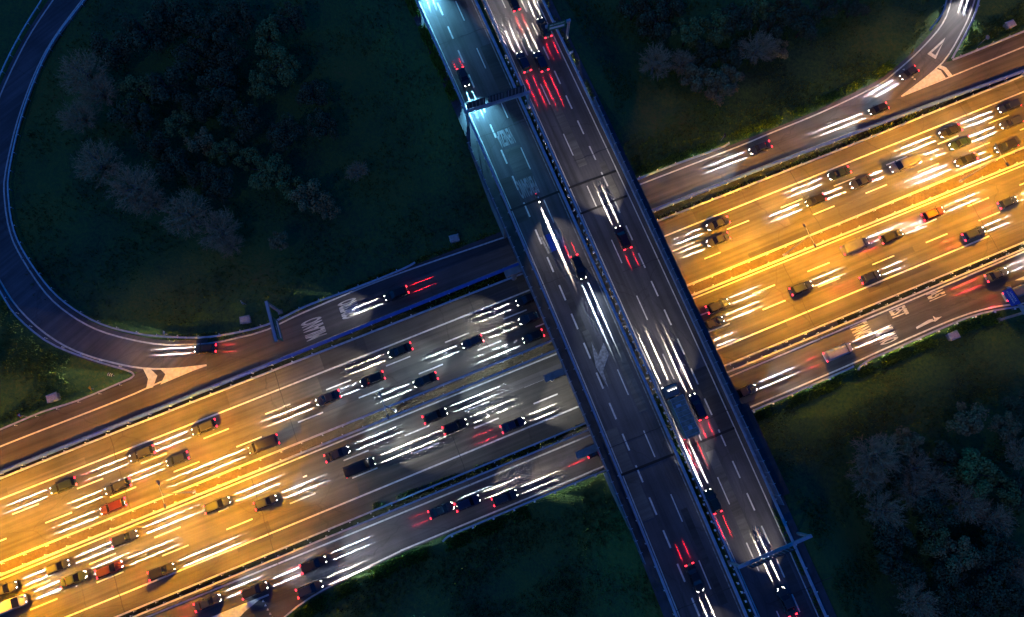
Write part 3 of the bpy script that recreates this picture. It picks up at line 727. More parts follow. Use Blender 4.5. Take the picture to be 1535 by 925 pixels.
gantry('blue road sign on a grey cantilever in front of the red lit cars', W(1536, 468.5, 6.6), W(1513, 432, 6.6), -0.2, None, 6.6,
       [(0.36, 1.0, -1.4, 1.1, 'blue', [('LINATE', 0.22), ('CASCINA', -0.05)])], 1)
zb = ZD + 5.0
gantry('blue portal gantry with two boards over the right overpass lanes at the bottom', W(1109, 849.5, zb), W(1214, 804, zb), ZD, 4.2, zb,
       [(0.10, 0.40, 0.2, 2.2, 'back', []), (0.42, 0.70, 0.2, 2.2, 'back', [])], -1)

# ------------------------------------------------------------------ small roadside things
def cabinet(px, py, rz, s, label):
    z = ground_z(*W(px, py).to_2d()); p = W(px, py, z + 1.0)
    t = tag(empty('utility_cabinet', (p.x, p.y, z), rz), label, 'utility cabinet', 'pale roofed utility cabinets on the grass')
    g = MB(); g.box((0, 0, 0.45), (1.9 * s, 1.35 * s, 1.1)); g.build('body', M['concrete'], t)
    g = MB(); x, y = 1.08 * s, 0.80 * s
    g.loft([[Vector((-x, -y, 1.0)), Vector((x, -y, 1.0)), Vector((x, y, 1.0)), Vector((-x, y, 1.0))], [Vector((-x, -y, 1.08)), Vector((x, -y, 1.08)), Vector((x, y, 1.08)), Vector((-x, y, 1.08))],
            [Vector((-x * .8, -y * .6, 1.2)), Vector((x * .8, -y * .6, 1.2)), Vector((x * .8, y * .6, 1.2)), Vector((-x * .8, y * .6, 1.2))]]); g.build('roof', M['pale_roof'], t)
    g = MB(); g.box((0.35 * s, -0.69 * s, 0.45), (0.75 * s, 0.04, 0.85)); g.build('door', M['gantry'], t)
    return t
cabinet(78, 596, R(22), 0.95, 'pale roofed utility cabinet in the lower left grass corner')
cabinet(367, 479, R(12), 0.9, 'pale roofed utility cabinet inside the loop, left of the edge on green sign')
cabinet(681, 357, R(15), 0.9, 'bluish utility cabinet on the dark grass just left of the overpass')
cabinet(1430, 503, R(22), 0.95, 'pale roofed utility cabinet on the grass below the right turn arrow')
cabinet(1515, 36, R(22), 0.95, 'pale roofed utility cabinet on the grass in the top right corner')
def post_sign(px, py, rz, shape, label, h=2.2, m=('white', 'red_plate')):
    z = ground_z(*W(px, py).to_2d()); p = W(px, py, z + h)
    t = tag(empty('road_sign', (p.x, p.y, z), rz), label, 'road sign', 'small road signs on posts')
    g = MB(); g.tube([(0, 0, 0), (0, 0, h)], 0.05, 8); g.build('post', M['gantry'], t)
    n, r = {'tri': (3, 0.62), 'disc': (20, 0.48), 'rect': (4, 0.55)}[shape]
    def ring(y, rr): return [Vector((rr * math.sin(2 * math.pi * (k + (0.5 if n == 4 else 0)) / n), y, h + rr * math.cos(2 * math.pi * (k + (0.5 if n == 4 else 0)) / n))) for k in range(n)]
    g = MB(); g.loft([ring(-0.06, r), ring(-0.10, r)]); g.build('plate', M[m[1]], t)
    g = MB(); g.loft([ring(-0.104, r * 0.74), ring(-0.115, r * 0.74)]); g.build('inner_plate', M[m[0]], t)
    return t
post_sign(28, 623, R(115), 'tri', 'small triangular sign at the grass edge in the lower left corner')
post_sign(134, 582, R(115), 'tri', 'small yellow triangular sign beside the yellowish guard rail', 1.3, ('yellow', 'yellow'))
post_sign(363, 453, R(-60), 'rect', 'small white plate on a post above the cabinet inside the loop', 2.0, ('white', 'white'))
post_sign(245, 499, R(95), 'rect', 'small grey plate at the inner guard rail of the loop ramp', 1.5, ('white', 'post'))
post_sign(1086, 203, R(100), 'disc', 'dark round sign on a post above the short yellowish guard rail', 2.6, ('post', 'sign_dark'))
post_sign(1480, 56, R(110), 'disc', 'round pinkish sign on a post in the top right grass', 3.0, ('post', 'post'))
post_sign(856, 78, R(20), 'rect', 'small white plate at the overpass edge below the green sign', 1.6, ('white', 'white'))
post_sign(1367, 76, R(80), 'rect', 'small yellow delineator plate at the left edge of the top right ramp', 0.9, ('yellow', 'yellow'))
ch = tag(empty('chevron_sign', W(171, 563), R(75)), 'black and white chevron board at the tip of the gore grass', 'chevron sign')
g = MB(); g.tube([(0, 0, 0), (0, 0, 1.9)], 0.05, 8); g.build('post', M['gantry'], ch)
g = MB(); g.box((0, -0.08, 1.35), (0.62, 0.06, 1.9)); g.build('board', M['black'], ch)
g = MB()
for k in range(3):
    z = 0.75 + k * 0.6
    g.poly([Vector((-0.29, -0.114, z)), Vector((0, -0.114, z + 0.22)), Vector((0.29, -0.114, z)), Vector((0.29, -0.114, z + 0.26)), Vector((0, -0.114, z + 0.48)), Vector((-0.29, -0.114, z + 0.26))])
g.build('chevrons', M['white'], ch)

# ------------------------------------------------------------------ vehicles
TINTS = {'warm': (1.0, 0.86, 0.66), 'white': (1.0, 0.94, 0.86), 'cool': (0.70, 0.86, 1.0), 'ice': (0.20, 0.68, 1.0)}
_lights = {}
def light_for(kind, tint_, L=1.0):
    k = (kind, tint_, L)
    if k not in _lights:
        if kind == 'beam':
            a1, a2 = math.atan(0.62 / 0.55), math.atan(0.62 / L)
            _lights[k] = (spot('headlight_beam', TINTS[tint_], a1 - a2, 0.25, 4200 * PICK * BEAM, 'Constant', 0.03), (a1 + a2) / 2, a1 - a2)
        elif kind == 'flood':
            _lights[k] = (spot('headlight_flood', TINTS[tint_], R(17), 1.0, 230 * FLOOD * L * (1 if L < 4 else 12), 'Constant' if L < 4 else 'Linear', 0.1), R(8.0), 0)
        else:
            a1, a2 = math.atan(0.75 / 0.5), math.atan(0.75 / L)
            _lights[k] = (spot('taillight_glow', (1.0, 0.012, 0.03), a1 - a2, 0.25, 700 * PICK * RED, 'Constant', 0.03), (a1 + a2) / 2, a1 - a2)
        if kind != 'flood': even_throw(*_lights[k][:2], 1 if kind == 'beam' else -1)
    return _lights[k]
def even_throw(l, pitch, fwd):
    """dipped beam optics: the flatter the ray, the stronger, so that the lit track on the road is even along its length"""
    N, K = l.node_tree.nodes, l.node_tree.links
    fo = [q for q in N if q.bl_idname == 'ShaderNodeLightFalloff'][0]
    gn = N.new('ShaderNodeNewGeometry'); sp = N.new('ShaderNodeSeparateXYZ'); K.new(gn.outputs['Normal'], sp.inputs[0])
    ab = N.new('ShaderNodeMath'); ab.operation = 'ABSOLUTE'; K.new(sp.outputs[2], ab.inputs[0])
    mx = N.new('ShaderNodeMath'); mx.operation = 'MAXIMUM'; mx.inputs[1].default_value = 0.03; K.new(ab.outputs[0], mx.inputs[0])
    dv = N.new('ShaderNodeMath'); dv.operation = 'DIVIDE'; dv.inputs[0].default_value = 1.0 / PICK; K.new(mx.outputs[0], dv.inputs[1]); K.new(dv.outputs[0], fo.inputs['Strength'])
def aim(root, data, loc, fwd, pitch, sx=1.0):
    """spot at loc (vehicle frame) pointing along +-x of the vehicle, pitched down"""
    o = bpy.data.objects.new(data.name, data); col.objects.link(o); o.parent = root; o.location = loc
    d = Vector((fwd * math.cos(pitch), 0, -math.sin(pitch)))
    z = -d; x = Vector((0, 1, 0)); y = z.cross(x)
    m = Matrix((x, y, z)).transposed().to_4x4() @ Matrix.Diagonal((sx, 1, 1, 1)); m.translation = loc
    o.matrix_local = m
    return o
PAINTS = {'silver': (0.15, 0.155, 0.165), 'white': (0.38, 0.38, 0.38), 'black': (0.012, 0.012, 0.014), 'grey': (0.045, 0.047, 0.052), 'blue': (0.014, 0.022, 0.055), 'red': (0.10, 0.008, 0.010), 'beige': (0.34, 0.28, 0.20), 'green': (0.012, 0.03, 0.022)}
PM = {k: mat(k + '_car_paint', v, 0.55, 0.15 if k in ('silver', 'grey', 'blue') else 0.0, noise=0.12, scale=1.5) for k, v in PAINTS.items()}
M['glass'] = mat('car_glass', (0.012, 0.014, 0.018), 0.08)
M['tyre'] = mat('tyre_rubber', (0.012, 0.012, 0.012), 0.9)
M['rim'] = mat('wheel_rim', (0.35, 0.35, 0.37), 0.4, 0.6)
M['head_w'] = mat('lit_headlight', (0.9, 0.9, 0.9), 0.3, emit=(1.0, 0.94, 0.82), estr=22)
M['tail_r'] = mat('lit_taillight', (0.5, 0.02, 0.02), 0.3, emit=(1.0, 0.02, 0.04), estr=9)
M['trim'] = mat('black_trim', (0.02, 0.02, 0.022), 0.6)
M['box_wall'] = mat('lorry_box_panel', (0.30, 0.235, 0.17), 0.6, noise=0.4, scale=1.4)
M['skin'] = mat('skin', (0.45, 0.28, 0.2), 0.6)
M['suit'] = mat('dark_riding_suit', (0.02, 0.022, 0.028), 0.7)
def rrect(x0, x1, w, z, r=0.22, n=4):
    out = []
    for cx_, cy_, a0 in ((x1 - r, w - r, 0), (x0 + r, w - r, 90), (x0 + r, -w + r, 180), (x1 - r, -w + r, 270)):
        for k in range(n): a = R(a0 + 90 * k / (n - 1)); out.append(Vector((cx_ + r * math.cos(a), cy_ + r * math.sin(a), z)))
    return out
def wheels(t, xs, w, r, wid=0.22):
    tm = MB(); tm.tube([(0, -wid / 2, 0), (0, -wid / 2 + .03, 0), (0, wid / 2 - .03, 0), (0, wid / 2, 0)], [r * .9, r, r, r * .9], 16); me = tm.mesh('wheel', M['tyre'], True)
    rm = MB(); rm.tube([(0, -wid / 2 - .012, 0), (0, wid / 2 + .012, 0)], r * 0.62, 12); rme = rm.mesh('rim', M['rim'])
    for x in xs:
        for s in (-1, 1):
            o = child(link('wheel', me, t), t); o.location = (x, s * (w - wid / 2 - 0.02), r); child(link('rim', rme, o), o)
def lamps(t, xf, xr, wf, wr, zf, zr, lf=0.34, sw=0.36):
    for s in (-1, 1):
        g = MB(); y0, y1 = (wf - sw) * s, wf * s
        g.loft([[Vector((xf - lf, y1, zf - .06)), Vector((xf - .02, y0, zf - .06)), Vector((xf - .02, y0, zf + .05)), Vector((xf - lf, y1, zf + .05))],
                [Vector((xf - lf + .03, y1 + .03 * s, zf - .06)), Vector((xf + .05, y0 + .05 * s, zf - .06)), Vector((xf + .04, y0 + .05 * s, zf + .06)), Vector((xf - lf - .03, y1 + .01 * s, zf + .08))]])
        child(g.build('headlight', M['head_w'], t), t)
        g = MB(); g.box((xr - .01, s * (wr - 0.17), zr), (0.16, 0.34, 0.15)); child(g.build('taillight', M['tail_r'], t), t)
def car_proto(kind):
    L, w, belt, roof, gl = {'saloon': (4.65, 0.90, 0.92, 1.42, (-1.55, -0.95, 0.35, 1.12)), 'hatchback': (4.10, 0.87, 0.95, 1.48, (-1.90, -1.50, 0.30, 1.05)),
                            'estate': (4.70, 0.91, 0.94, 1.48, (-2.22, -1.90, 0.35, 1.15)), 'off-roader': (4.60, 0.94, 1.05, 1.70, (-2.15, -1.85, 0.42, 1.10))}[kind]
    t = empty('car'); f, b = L / 2, -L / 2
    body = MB(); rings = []
    boot = belt if kind != 'saloon' else belt - 0.02
    secs = [(b, 0.80, 0.62, .45), (b + .08, 0.90, boot - .08, .32), (b + .35, 0.97, boot, .24), (gl[0], 1, belt, .22), (0, 1, belt, .2), (gl[3], 1, belt, .22), (f - .75, 0.98, belt - .10, .22), (f - .25, 0.92, belt - .20, .26), (f - .06, 0.80, belt - .30, .32), (f, 0.68, 0.56, .42)]
    for x, k, zt, zb in secs:
        ww = w * k
        half_ = [(0.0, zt + .03), (0.6 * ww, zt + .015), (0.88 * ww, zt - .03), (0.99 * ww, zt - .14), (ww, (zt + zb) / 2), (0.97 * ww, zb + .05), (0.85 * ww, zb)]
        rings.append([Vector((x, y, z)) for y, z in half_] + [Vector((x, -y, z)) for y, z in reversed(half_[1:])])
    body.loft(rings)
    bo = child(body.build('body', PM['grey'], t, True), t)
    gw = MB(); gw.loft([rrect(gl[0], gl[3], w * 0.93, belt - .04), rrect(gl[1], gl[2], w * 0.74, roof - .05, 0.18)]); child(gw.build('window', M['glass'], t), t)
    rf = MB(); rf.loft([rrect(gl[1] - .04, gl[2] + .04, w * 0.755, roof - .06, 0.18), rrect(gl[1] + .02, gl[2] - .04, w * 0.72, roof - .01, 0.18), rrect(gl[1] + .25, gl[2] - .3, w * 0.5, roof + .02, 0.18)])
    for s in (-1, 1):
        for p, q in (((gl[3] - .07, w * .90 * s, belt - .02), (gl[2] - .02, w * .72 * s, roof - .05)), ((gl[0] + .07, w * .90 * s, belt - .02), (gl[1] + .02, w * .72 * s, roof - .05)), ((-0.45, w * .935 * s, belt - .02), (-0.5, w * .75 * s, roof - .05))):
            rf.tube([p, q], 0.045, 6)
    ro_ = child(rf.build('roof', PM['grey'], t, False), t)
    for s in (-1, 1):
        g = MB(); g.box((gl[3] - .25, s * (w + .09), belt + .03), (0.12, 0.2, 0.14)); mo = child(g.build('mirror', PM['grey'], t), t)
        mo.data.materials.clear(); mo.data.materials.append(M['trim'])
    lamps(t, f - .05, b, w * 0.80, w * 0.90, 0.66 if belt < 1 else .76, 0.78 if belt < 1 else .9)
    wheels(t, (-L * .29, L * .31), w, 0.32 if belt < 1 else 0.36)
    return t, L, w, 0.66
def van_proto():
    L, w, hh = 5.6, 1.0, 2.35; t = empty('van'); f, b = L / 2, -L / 2; rings = []
    for x, k, zt, zb in ((b, .95, hh - .08, .40), (b + .1, 1, hh, .34), (0.6, 1, hh, .3), (1.05, .99, hh - .06, .3), (1.85, .98, 1.32, .3), (f - .5, .96, 1.12, .3), (f - .12, .88, .98, .35), (f, .78, .7, .42)):
        ww = w * k; tp = 0.90
        hf = [(0, zt + .03), (.6 * ww * tp, zt + .02), (.92 * ww * tp, zt - .05), (.97 * ww, zt - .25 if zt > 1.6 else zt - .1), (ww, (zt + zb) / 2), (.98 * ww, zb + .06), (.88 * ww, zb)]
        rings.append([Vector((x, y, z)) for y, z in hf] + [Vector((x, -y, z)) for y, z in reversed(hf[1:])])
    g = MB(); g.loft(rings); child(g.build('body', PM['white'], t, True), t)
    g = MB(); n = Vector((0.87, 0, 0.5))
    ws = [Vector((1.14, -.80, 2.21)), Vector((1.14, .80, 2.21)), Vector((1.80, .86, 1.41)), Vector((1.80, -.86, 1.41))]
    g.loft([[p + n * .01 for p in ws], [p + n * .05 for p in ws]]); child(g.build('windscreen', M['glass'], t), t)
    for s in (-1, 1):
        g = MB(); g.box((1.0, s * (w - .012), 1.65), (0.8, 0.05, 0.5)); child(g.build('side_window', M['glass'], t), t)
        g = MB(); g.box((1.6, s * (w + .12), 1.4), (0.14, 0.22, 0.28)); child(g.build('mirror', M['trim'], t), t)
    lamps(t, f - .03, b, w * .84, w * .98, .82, 1.05); wheels(t, (-1.75, 1.75), w, .35)
    return t, L, w, .82
def lorry_proto():
    L, w = 9.6, 1.22; t = empty('lorry'); f, b = L / 2, -L / 2
    g = MB(); g.loft([rrect(f - 2.1, f - .02, w * .97, .55, .15), rrect(f - 2.1, f, w * .98, 1.5, .15), rrect(f - 2.1, f - .12, w * .94, 2.7, .18), rrect(f - 2.05, f - .5, w * .86, 2.95, .2)]); child(g.build('cab', PM['white'], t), t)
    g = MB(); g.box((f + .0, 0, 2.05), (.10, w * 1.66, .85)); child(g.build('windscreen', M['glass'], t), t)
    g = MB(); g.box((f - 1.0, 0, 3.03), (.12, 1.7, .10))
    for k in range(4): g.box((f - .92, -.66 + .44 * k, 3.03), (.14, .16, .14), 1)
    child(g.build('roof_lamps', [M['trim'], M['head_w']], t), t)
    g = MB(); g.box(((b + f - 2.35) / 2, 0, 2.25), (L - 2.35, 2.5, 2.55)); g.box(((b + f - 2.35) / 2, 0, 3.535), (L - 2.3, 2.54, .05), 0)
    for k in range(9): g.box((b + .4 + k * .85, 0, 3.57), (.05, 2.46, .03), 1)
    g.box((b + 1.6, 0, 3.60), (.7, .7, .10), 1); g.box((.9, .3, 3.60), (.5, .9, .08), 1)
    for sd in (-1, 1): g.box(((b + f - 2.35) / 2, 1.22 * sd, 3.58), (L - 2.4, .07, .06), 1)
    child(g.build('cargo_box', [M['box_wall'], M['zinc']], t), t)
    g = MB(); g.box((-.2, 0, .8), (L - .6, .9, .22)); child(g.build('chassis', M['trim'], t), t)
    for s in (-1, 1):
        g = MB(); g.box((f - .25, s * (w + .16), 2.1), (.14, .26, .6)); child(g.build('mirror', M['trim'], t), t)
        g = MB(); g.box((f - .02, s * .92, .85), (.16, .42, .2)); child(g.build('headlight', M['head_w'], t), t)
        g = MB(); g.box((b - .03, s * .98, .92), (.1, .36, .2)); child(g.build('taillight', M['tail_r'], t), t)
    wheels(t, (f - 1.2, b + 1.3, b + 2.5), w, .5, .34)
    return t, L, w, .85
PROTO = {k: car_proto(k) for k in ('saloon', 'hatchback', 'estate', 'off-roader')}
PROTO['van'] = van_proto(); PROTO['lorry'] = lorry_proto()
first_use = {k: True for k in PROTO}
ROADS = {}
def vehicle(kind, paint, px, py, road, lane, head, z=RZ, at='front', beam=9, red=0, tint_=None, flood=1.0, note=''):
    tint_ = tint_ or rnd.choice(['warm', 'white', 'white', 'cool'])
    p = W(px, py, z + 0.6); proto, L, w, hz = PROTO[kind]
    d = Vector((math.cos(head), math.sin(head), 0)); c = p - d * (L / 2) * (1 if at == 'front' else -1)
    o = proto if first_use[kind] else copy_tree(proto); first_use[kind] = False
    o.location = (c.x, c.y, z + (0.004 if z < 1 else 0.004)); o.rotation_euler = (0, 0, head)
    for ch_ in KIDS[o.name]:
        if ch_.name.split('.')[0] in ('body', 'roof', 'cab'):
            ch_.material_slots[0].link = 'OBJECT'; ch_.material_slots[0].material = PM[paint]
    zl = hz
    if beam:
        data, pitch, v = light_for('beam', tint_, beam)
        sx = math.tan(R(1.5)) / math.tan(v / 2)
        for s in (-1, 1): aim(o, data, Vector((L / 2 + 0.12, s * w * 0.66, zl)), 1, pitch, sx)
    if flood:
        data, pitch, v = light_for('flood', tint_, flood); aim(o, data, Vector((L / 2 + 0.15, 0, zl + .05)), 1, pitch, 5.5)
    if red:
        data, pitch, v = light_for('red', 'red', red)
        for s in (-1, 1): aim(o, data, Vector((-L / 2 - 0.12, s * w * 0.8, zl + .1)), -1, pitch, math.tan(R(1.9)) / math.tan(v / 2))
    ROADS.setdefault((road, lane), []).append((c, o, kind, paint, note))
    o['group'] = {'van': 'vans in traffic', 'lorry': 'lorries in traffic'}.get(kind, 'cars in traffic')
    return o
UPR, LOW = 'upper motorway carriageway', 'lower motorway carriageway'
kinds = ['saloon', 'hatchback', 'estate', 'off-roader']; pal = ['grey', 'black', 'blue', 'grey', 'black', 'grey', 'black', 'blue', 'green', 'grey', 'black', 'red']
def V(px, py, road, lane, head, kind=None, paint=None, **k):
    return vehicle(kind or rnd.choice(kinds), paint or rnd.choice(pal), px, py, road, lane, head, **k)
# westbound on the upper carriageway: the front of each vehicle, where its headlamps are
for px, py, lane, kw in ((1497, 166, 'outer', dict(beam=11)), (1409, 203, 'outer', dict(beam=11)), (1500, 190, 'middle', dict(beam=10, tint_='cool')), (1424, 221, 'middle', dict(beam=9)),
                         (1432, 246, 'inner', dict(beam=14)), (1492, 226, 'inner', dict(beam=10)), (1242, 266.5, 'outer', dict(beam=10)), (1275, 279, 'middle', dict(beam=10)),
                         (1208, 306, 'middle', dict(beam=9, tint_='cool')), (1060, 342, 'outer', dict(beam=9)), (1060, 366, 'middle', dict(beam=6, flood=.6)), (1335, 255, 'middle', dict(beam=8, kind='van', paint='silver')),
                         (774, 455, 'outer', dict(beam=10)), (778, 483, 'middle', dict(beam=11)), (784, 511, 'inner', dict(beam=11, tint_='cool')), (693, 519, 'middle', dict(beam=8, tint_='cool')),
                         (582.4, 532.5, 'outer', dict(beam=10)), (474, 604, 'middle', dict(beam=12)), (541, 576, 'middle', dict(beam=6, tint_='cool')), (288.6, 648, 'outer', dict(beam=10, red=3)),
                         (195.5, 687.5, 'outer', dict(beam=10, red=4)), (250, 695, 'middle', dict(beam=10, red=3)), (374, 675.5, 'inner', dict(beam=15, kind='van', paint='grey')), (76, 736, 'outer', dict(beam=10, red=3)),
                         (151, 767, 'inner', dict(beam=12, red=3)), (158, 737, 'middle', dict(beam=8, red=4)), (620, 577, 'inner', dict(beam=8, tint_='cool'))):
    V(px, py, UPR, lane, WEST, **{'flood': 1.7 if 380 < px < 860 else 0.5, **kw})
# eastbound on the lower carriageway
for px, py, lane, kw in ((206.6, 799, 'inner', dict(beam=13)), (104, 843, 'inner', dict(beam=12, tint_='cool')), (26, 876, 'inner', dict(beam=9, tint_='cool')), (130, 860, 'middle', dict(beam=9)), (184, 845, 'middle', dict(beam=11)),
                         (40, 897, 'middle', dict(beam=9, kind='van', paint='white')), (262, 848.5, 'outer', dict(beam=15, red=2)), (345, 749, 'inner', dict(beam=11, tint_='cool')), (524, 673, 'inner', dict(beam=11, tint_='cool')),
                         (562, 691, 'middle', dict(beam=14, kind='van', paint='black')), (670, 616, 'inner', dict(beam=13, tint_='cool')), (700, 632, 'middle', dict(beam=11)), (752, 644, 'outer', dict(beam=7, at='tail', red=6)),
                         (1084, 478, 'middle', dict(beam=10, red=4)), (1092, 452, 'inner', dict(beam=8)), (1066, 517, 'outer', dict(beam=6, red=3)), (1262, 377, 'inner', dict(at='tail', beam=8, red=6, kind='van', paint='silver')), (1185, 438, 'middle', dict(at='tail', beam=8, red=3)),
                         (1290, 421, 'outer', dict(at='tail', beam=7, red=8)), (1444, 356.5, 'outer', dict(at='tail', beam=7, red=6)), (1414, 314, 'inner', dict(beam=11, red=3, paint='red')), (1352, 348, 'inner', dict(beam=7, red=5)),
                         (1497, 309, 'middle', dict(beam=5, red=6, at='tail')), (415, 746, 'middle', dict(beam=10, tint_='cool'))):
    V(px, py, LOW, lane, EAST, **{'flood': 1.7 if 380 < px < 860 else 0.5, **kw})
def hd(a, b):
    p, q = W(*a), W(*b); return math.atan2(q.y - p.y, q.x - p.x)
US, LS = 'upper slip road', 'lower slip road'
V(1453, -14, US, 'only', hd((1455, -20), (1442, 20)), beam=6, flood=2.0, paint='grey', kind='saloon')
V(1350, 117, US, 'only', hd((1353, 115), (1317, 136.7)), beam=9)
V(1303, 169, US, 'only', WEST, beam=14, flood=1.5); V(1123.7, 228, US, 'only', WEST, beam=11, flood=1.8)
V(611, 434, US, 'only', WEST, at='tail', beam=8, red=6, paint='black')
V(324, 522, US, 'only', hd((324, 522), (255, 526)), at='tail', beam=9, red=4, paint='black', kind='hatchback')
for px, py, kw in ((331, 895, dict(beam=8, red=4, tint_='cool')), (401, 876.5, dict(beam=11)), (489, 838, dict(beam=9, red=3)), (483.5, 874.5, dict(beam=9)),
                   (644, 772, dict(at='tail', beam=8, red=4, tint_='cool')), (719, 746, dict(beam=9)), (775, 738, dict(beam=9)), (880, 681, dict(at='tail', beam=5, red=5)),
                   (1100, 594, dict(at='tail', beam=10, red=3, tint_='cool')), (1236, 536, dict(at='tail', beam=8, red=3, kind='van', paint='white')), (1478, 418, dict(at='tail', beam=5, red=9)), (1505, 446, dict(at='tail', beam=5, red=3, kind='van', paint='silver'))):
    V(px, py, LS, 'only', EAST, **{'flood': 1.4, **kw})
SB, NB = 'left overpass deck', 'right overpass deck'
V(689.7, 103, SB, 'left', DOWN, z=ZD, at='tail', beam=8, red=3, tint_='ice', paint='grey', kind='hatchback', flood=5.0)
V(633, -27, SB, 'left', DOWN, z=ZD, beam=7, tint_='ice', flood=4.0)
V(875, 418, SB, 'right', DOWN, z=ZD, beam=16, red=3, paint='black', flood=1.3)
V(1033, 846, SB, 'middle', DOWN, z=ZD, at='tail', beam=10, red=4, paint='black', flood=0.6)
for px, py, lane, kw in ((791, 108, 'left', dict(beam=8, red=9, flood=2.0)), (817, 107, 'middle', dict(beam=8, red=9, flood=2.0)), (822, 56, 'right', dict(beam=8, red=5)), (775, 16, 'left', dict(beam=8, red=5)),
                         (941, 373, 'middle', dict(beam=10, red=4, flood=2.0)), (1054, 628, 'middle', dict(beam=14, red=4, flood=1.2)), (1076, 768, 'left', dict(beam=11, red=5, flood=2.0)), (1188, 922, 'middle', dict(beam=10, red=2, flood=1.4))):
    V(px, py, NB, lane, UP, z=ZD, at='tail', tint_='warm' if lane != 'left' else 'white', **kw)
V(1034, 655, NB, 'left', UP, z=ZD, at='tail', kind='lorry', paint='silver', beam=9, red=5, tint_='warm', flood=0.7)
ORD = ['', 'first', 'second', 'third', 'fourth', 'fifth', 'sixth', 'seventh', 'eighth', 'ninth', 'tenth', 'eleventh', 'twelfth', 'thirteenth', 'fourteenth', 'fifteenth']
for (road, lane), vs_ in ROADS.items():
    deckroad = 'deck' in road
    vs_.sort(key=(lambda q: -q[0].y) if deckroad else (lambda q: q[0].x))
    for i, (c, o, kind, paint, note) in enumerate(vs_):
        where = ('top' if deckroad else 'left')
        ln = '' if lane == 'only' else lane + ' lane of the '
        tag(o, f'{paint} {kind} on the {ln}{road}, {ORD[i + 1]} from the {where}', {'van': 'van', 'lorry': 'lorry'}.get(kind, 'car'))

# motorcycle with its rider
mp = W(806, 298, ZD + .6); mc = tag(empty('motorcycle', (mp.x, mp.y, ZD), DOWN), 'dark motorcycle with one bright headlamp near the overpass joint', 'motorcycle')
wm = MB(); wm.tube([(0, -.07, 0), (0, -.05, 0), (0, .05, 0), (0, .07, 0)], [.28, .31, .31, .28], 18); wme = wm.mesh('wheel', M['tyre'], True)
for x in (-.72, .72): o = link('wheel', wme, mc); o.location = (x, 0, .31)
g = MB(); g.loft([[Vector((x, y * s_, z)) for y, z in ((0, zt), (ww, zt - .08), (ww, zb + .1), (0, zb), (-ww, zb + .1), (-ww, zt - .08))] for s_ in (1,) for x, ww, zt, zb in ((-.95, .06, .92, .82), (-.6, .14, .86, .6), (-.1, .16, .86, .35), (.25, .2, 1.0, .35), (.55, .2, 1.02, .5), (.8, .1, .95, .75))]); g.build('body', M['trim'], mc, True)
g = MB(); g.box((.80, 0, .86), (.16, .22, .16)); g.build('headlight', M['head_w'], mc)
g = MB(); g.box((-.97, 0, .86), (.06, .16, .08)); g.build('taillight', M['tail_r'], mc)
g = MB(); g.tube([(.42, -.36, 1.04), (.52, -.15, 1.06), (.52, .15, 1.06), (.42, .36, 1.04)], .02, 8); g.build('handlebar', M['trim'], mc)
g = MB(); g.box((-.3, 0, .87), (.62, .26, .07)); g.build('seat', M['suit'], mc)
data, pitch, v_ = light_for('beam', 'warm', 15); aim(mc, data, Vector((.95, 0, .8)), 1, pitch, math.tan(R(3.4)) / math.tan(v_ / 2))
data, pitch, v_ = light_for('flood', 'warm', 1.0); aim(mc, data, Vector((.95, 0, .85)), 1, pitch, 5.5)
me = bpy.data.meshes.new('person'); sk = [((-.28, 0, .98), .15), ((-.16, 0, 1.2), .15), ((.0, 0, 1.42), .16), ((.05, 0, 1.5), .08), ((.1, 0, 1.56), .07),
      ((.02, .2, 1.42), .075), ((.14, .32, 1.22), .055), ((.40, .33, 1.08), .045), ((.46, .33, 1.05), .05), ((.02, -.2, 1.42), .075), ((.14, -.32, 1.22), .055), ((.40, -.33, 1.08), .045), ((.46, -.33, 1.05), .05),
      ((-.24, .12, .95), .11), ((.14, .24, .84), .085), ((-.1, .23, .48), .06), ((.04, .24, .42), .05), ((-.24, -.12, .95), .11), ((.14, -.24, .84), .085), ((-.1, -.23, .48), .06), ((.04, -.24, .42), .05)]
ed = [(0, 1), (1, 2), (2, 3), (3, 4), (2, 5), (5, 6), (6, 7), (7, 8), (2, 9), (9, 10), (10, 11), (11, 12), (0, 13), (13, 14), (14, 15), (15, 16), (0, 17), (17, 18), (18, 19), (19, 20)]
me.from_pydata([p for p, _ in sk], ed, []); me.materials.append(M['suit'])
rd = link('person', me); rd.location = (mp.x, mp.y, ZD); rd.rotation_euler = (0, 0, DOWN)
rd.modifiers.new('skin', 'SKIN')
if me.skin_vertices:
    for i, (_, r_) in enumerate(sk): me.skin_vertices[0].data[i].radius = (r_, r_)
    me.skin_vertices[0].data[0].use_root = True
ss = rd.modifiers.new('sub', 'SUBSURF'); ss.levels = 1; ss.render_levels = 2
tag(rd, 'person in dark riding clothes and white helmet leaning over the motorcycle handlebar', 'person')
g = MB(); rg_ = lambda x, r: [Vector((x + .16, r * math.cos(2 * math.pi * k / 14), 1.68 + r * 1.05 * math.sin(2 * math.pi * k / 14))) for k in range(14)]
g.loft([rg_(-.16, .02), rg_(-.13, .09), rg_(-.06, .13), rg_(.02, .14), rg_(.09, .125), rg_(.14, .08), rg_(.16, .02)]); g.build('helmet', M['cap'], rd, True)

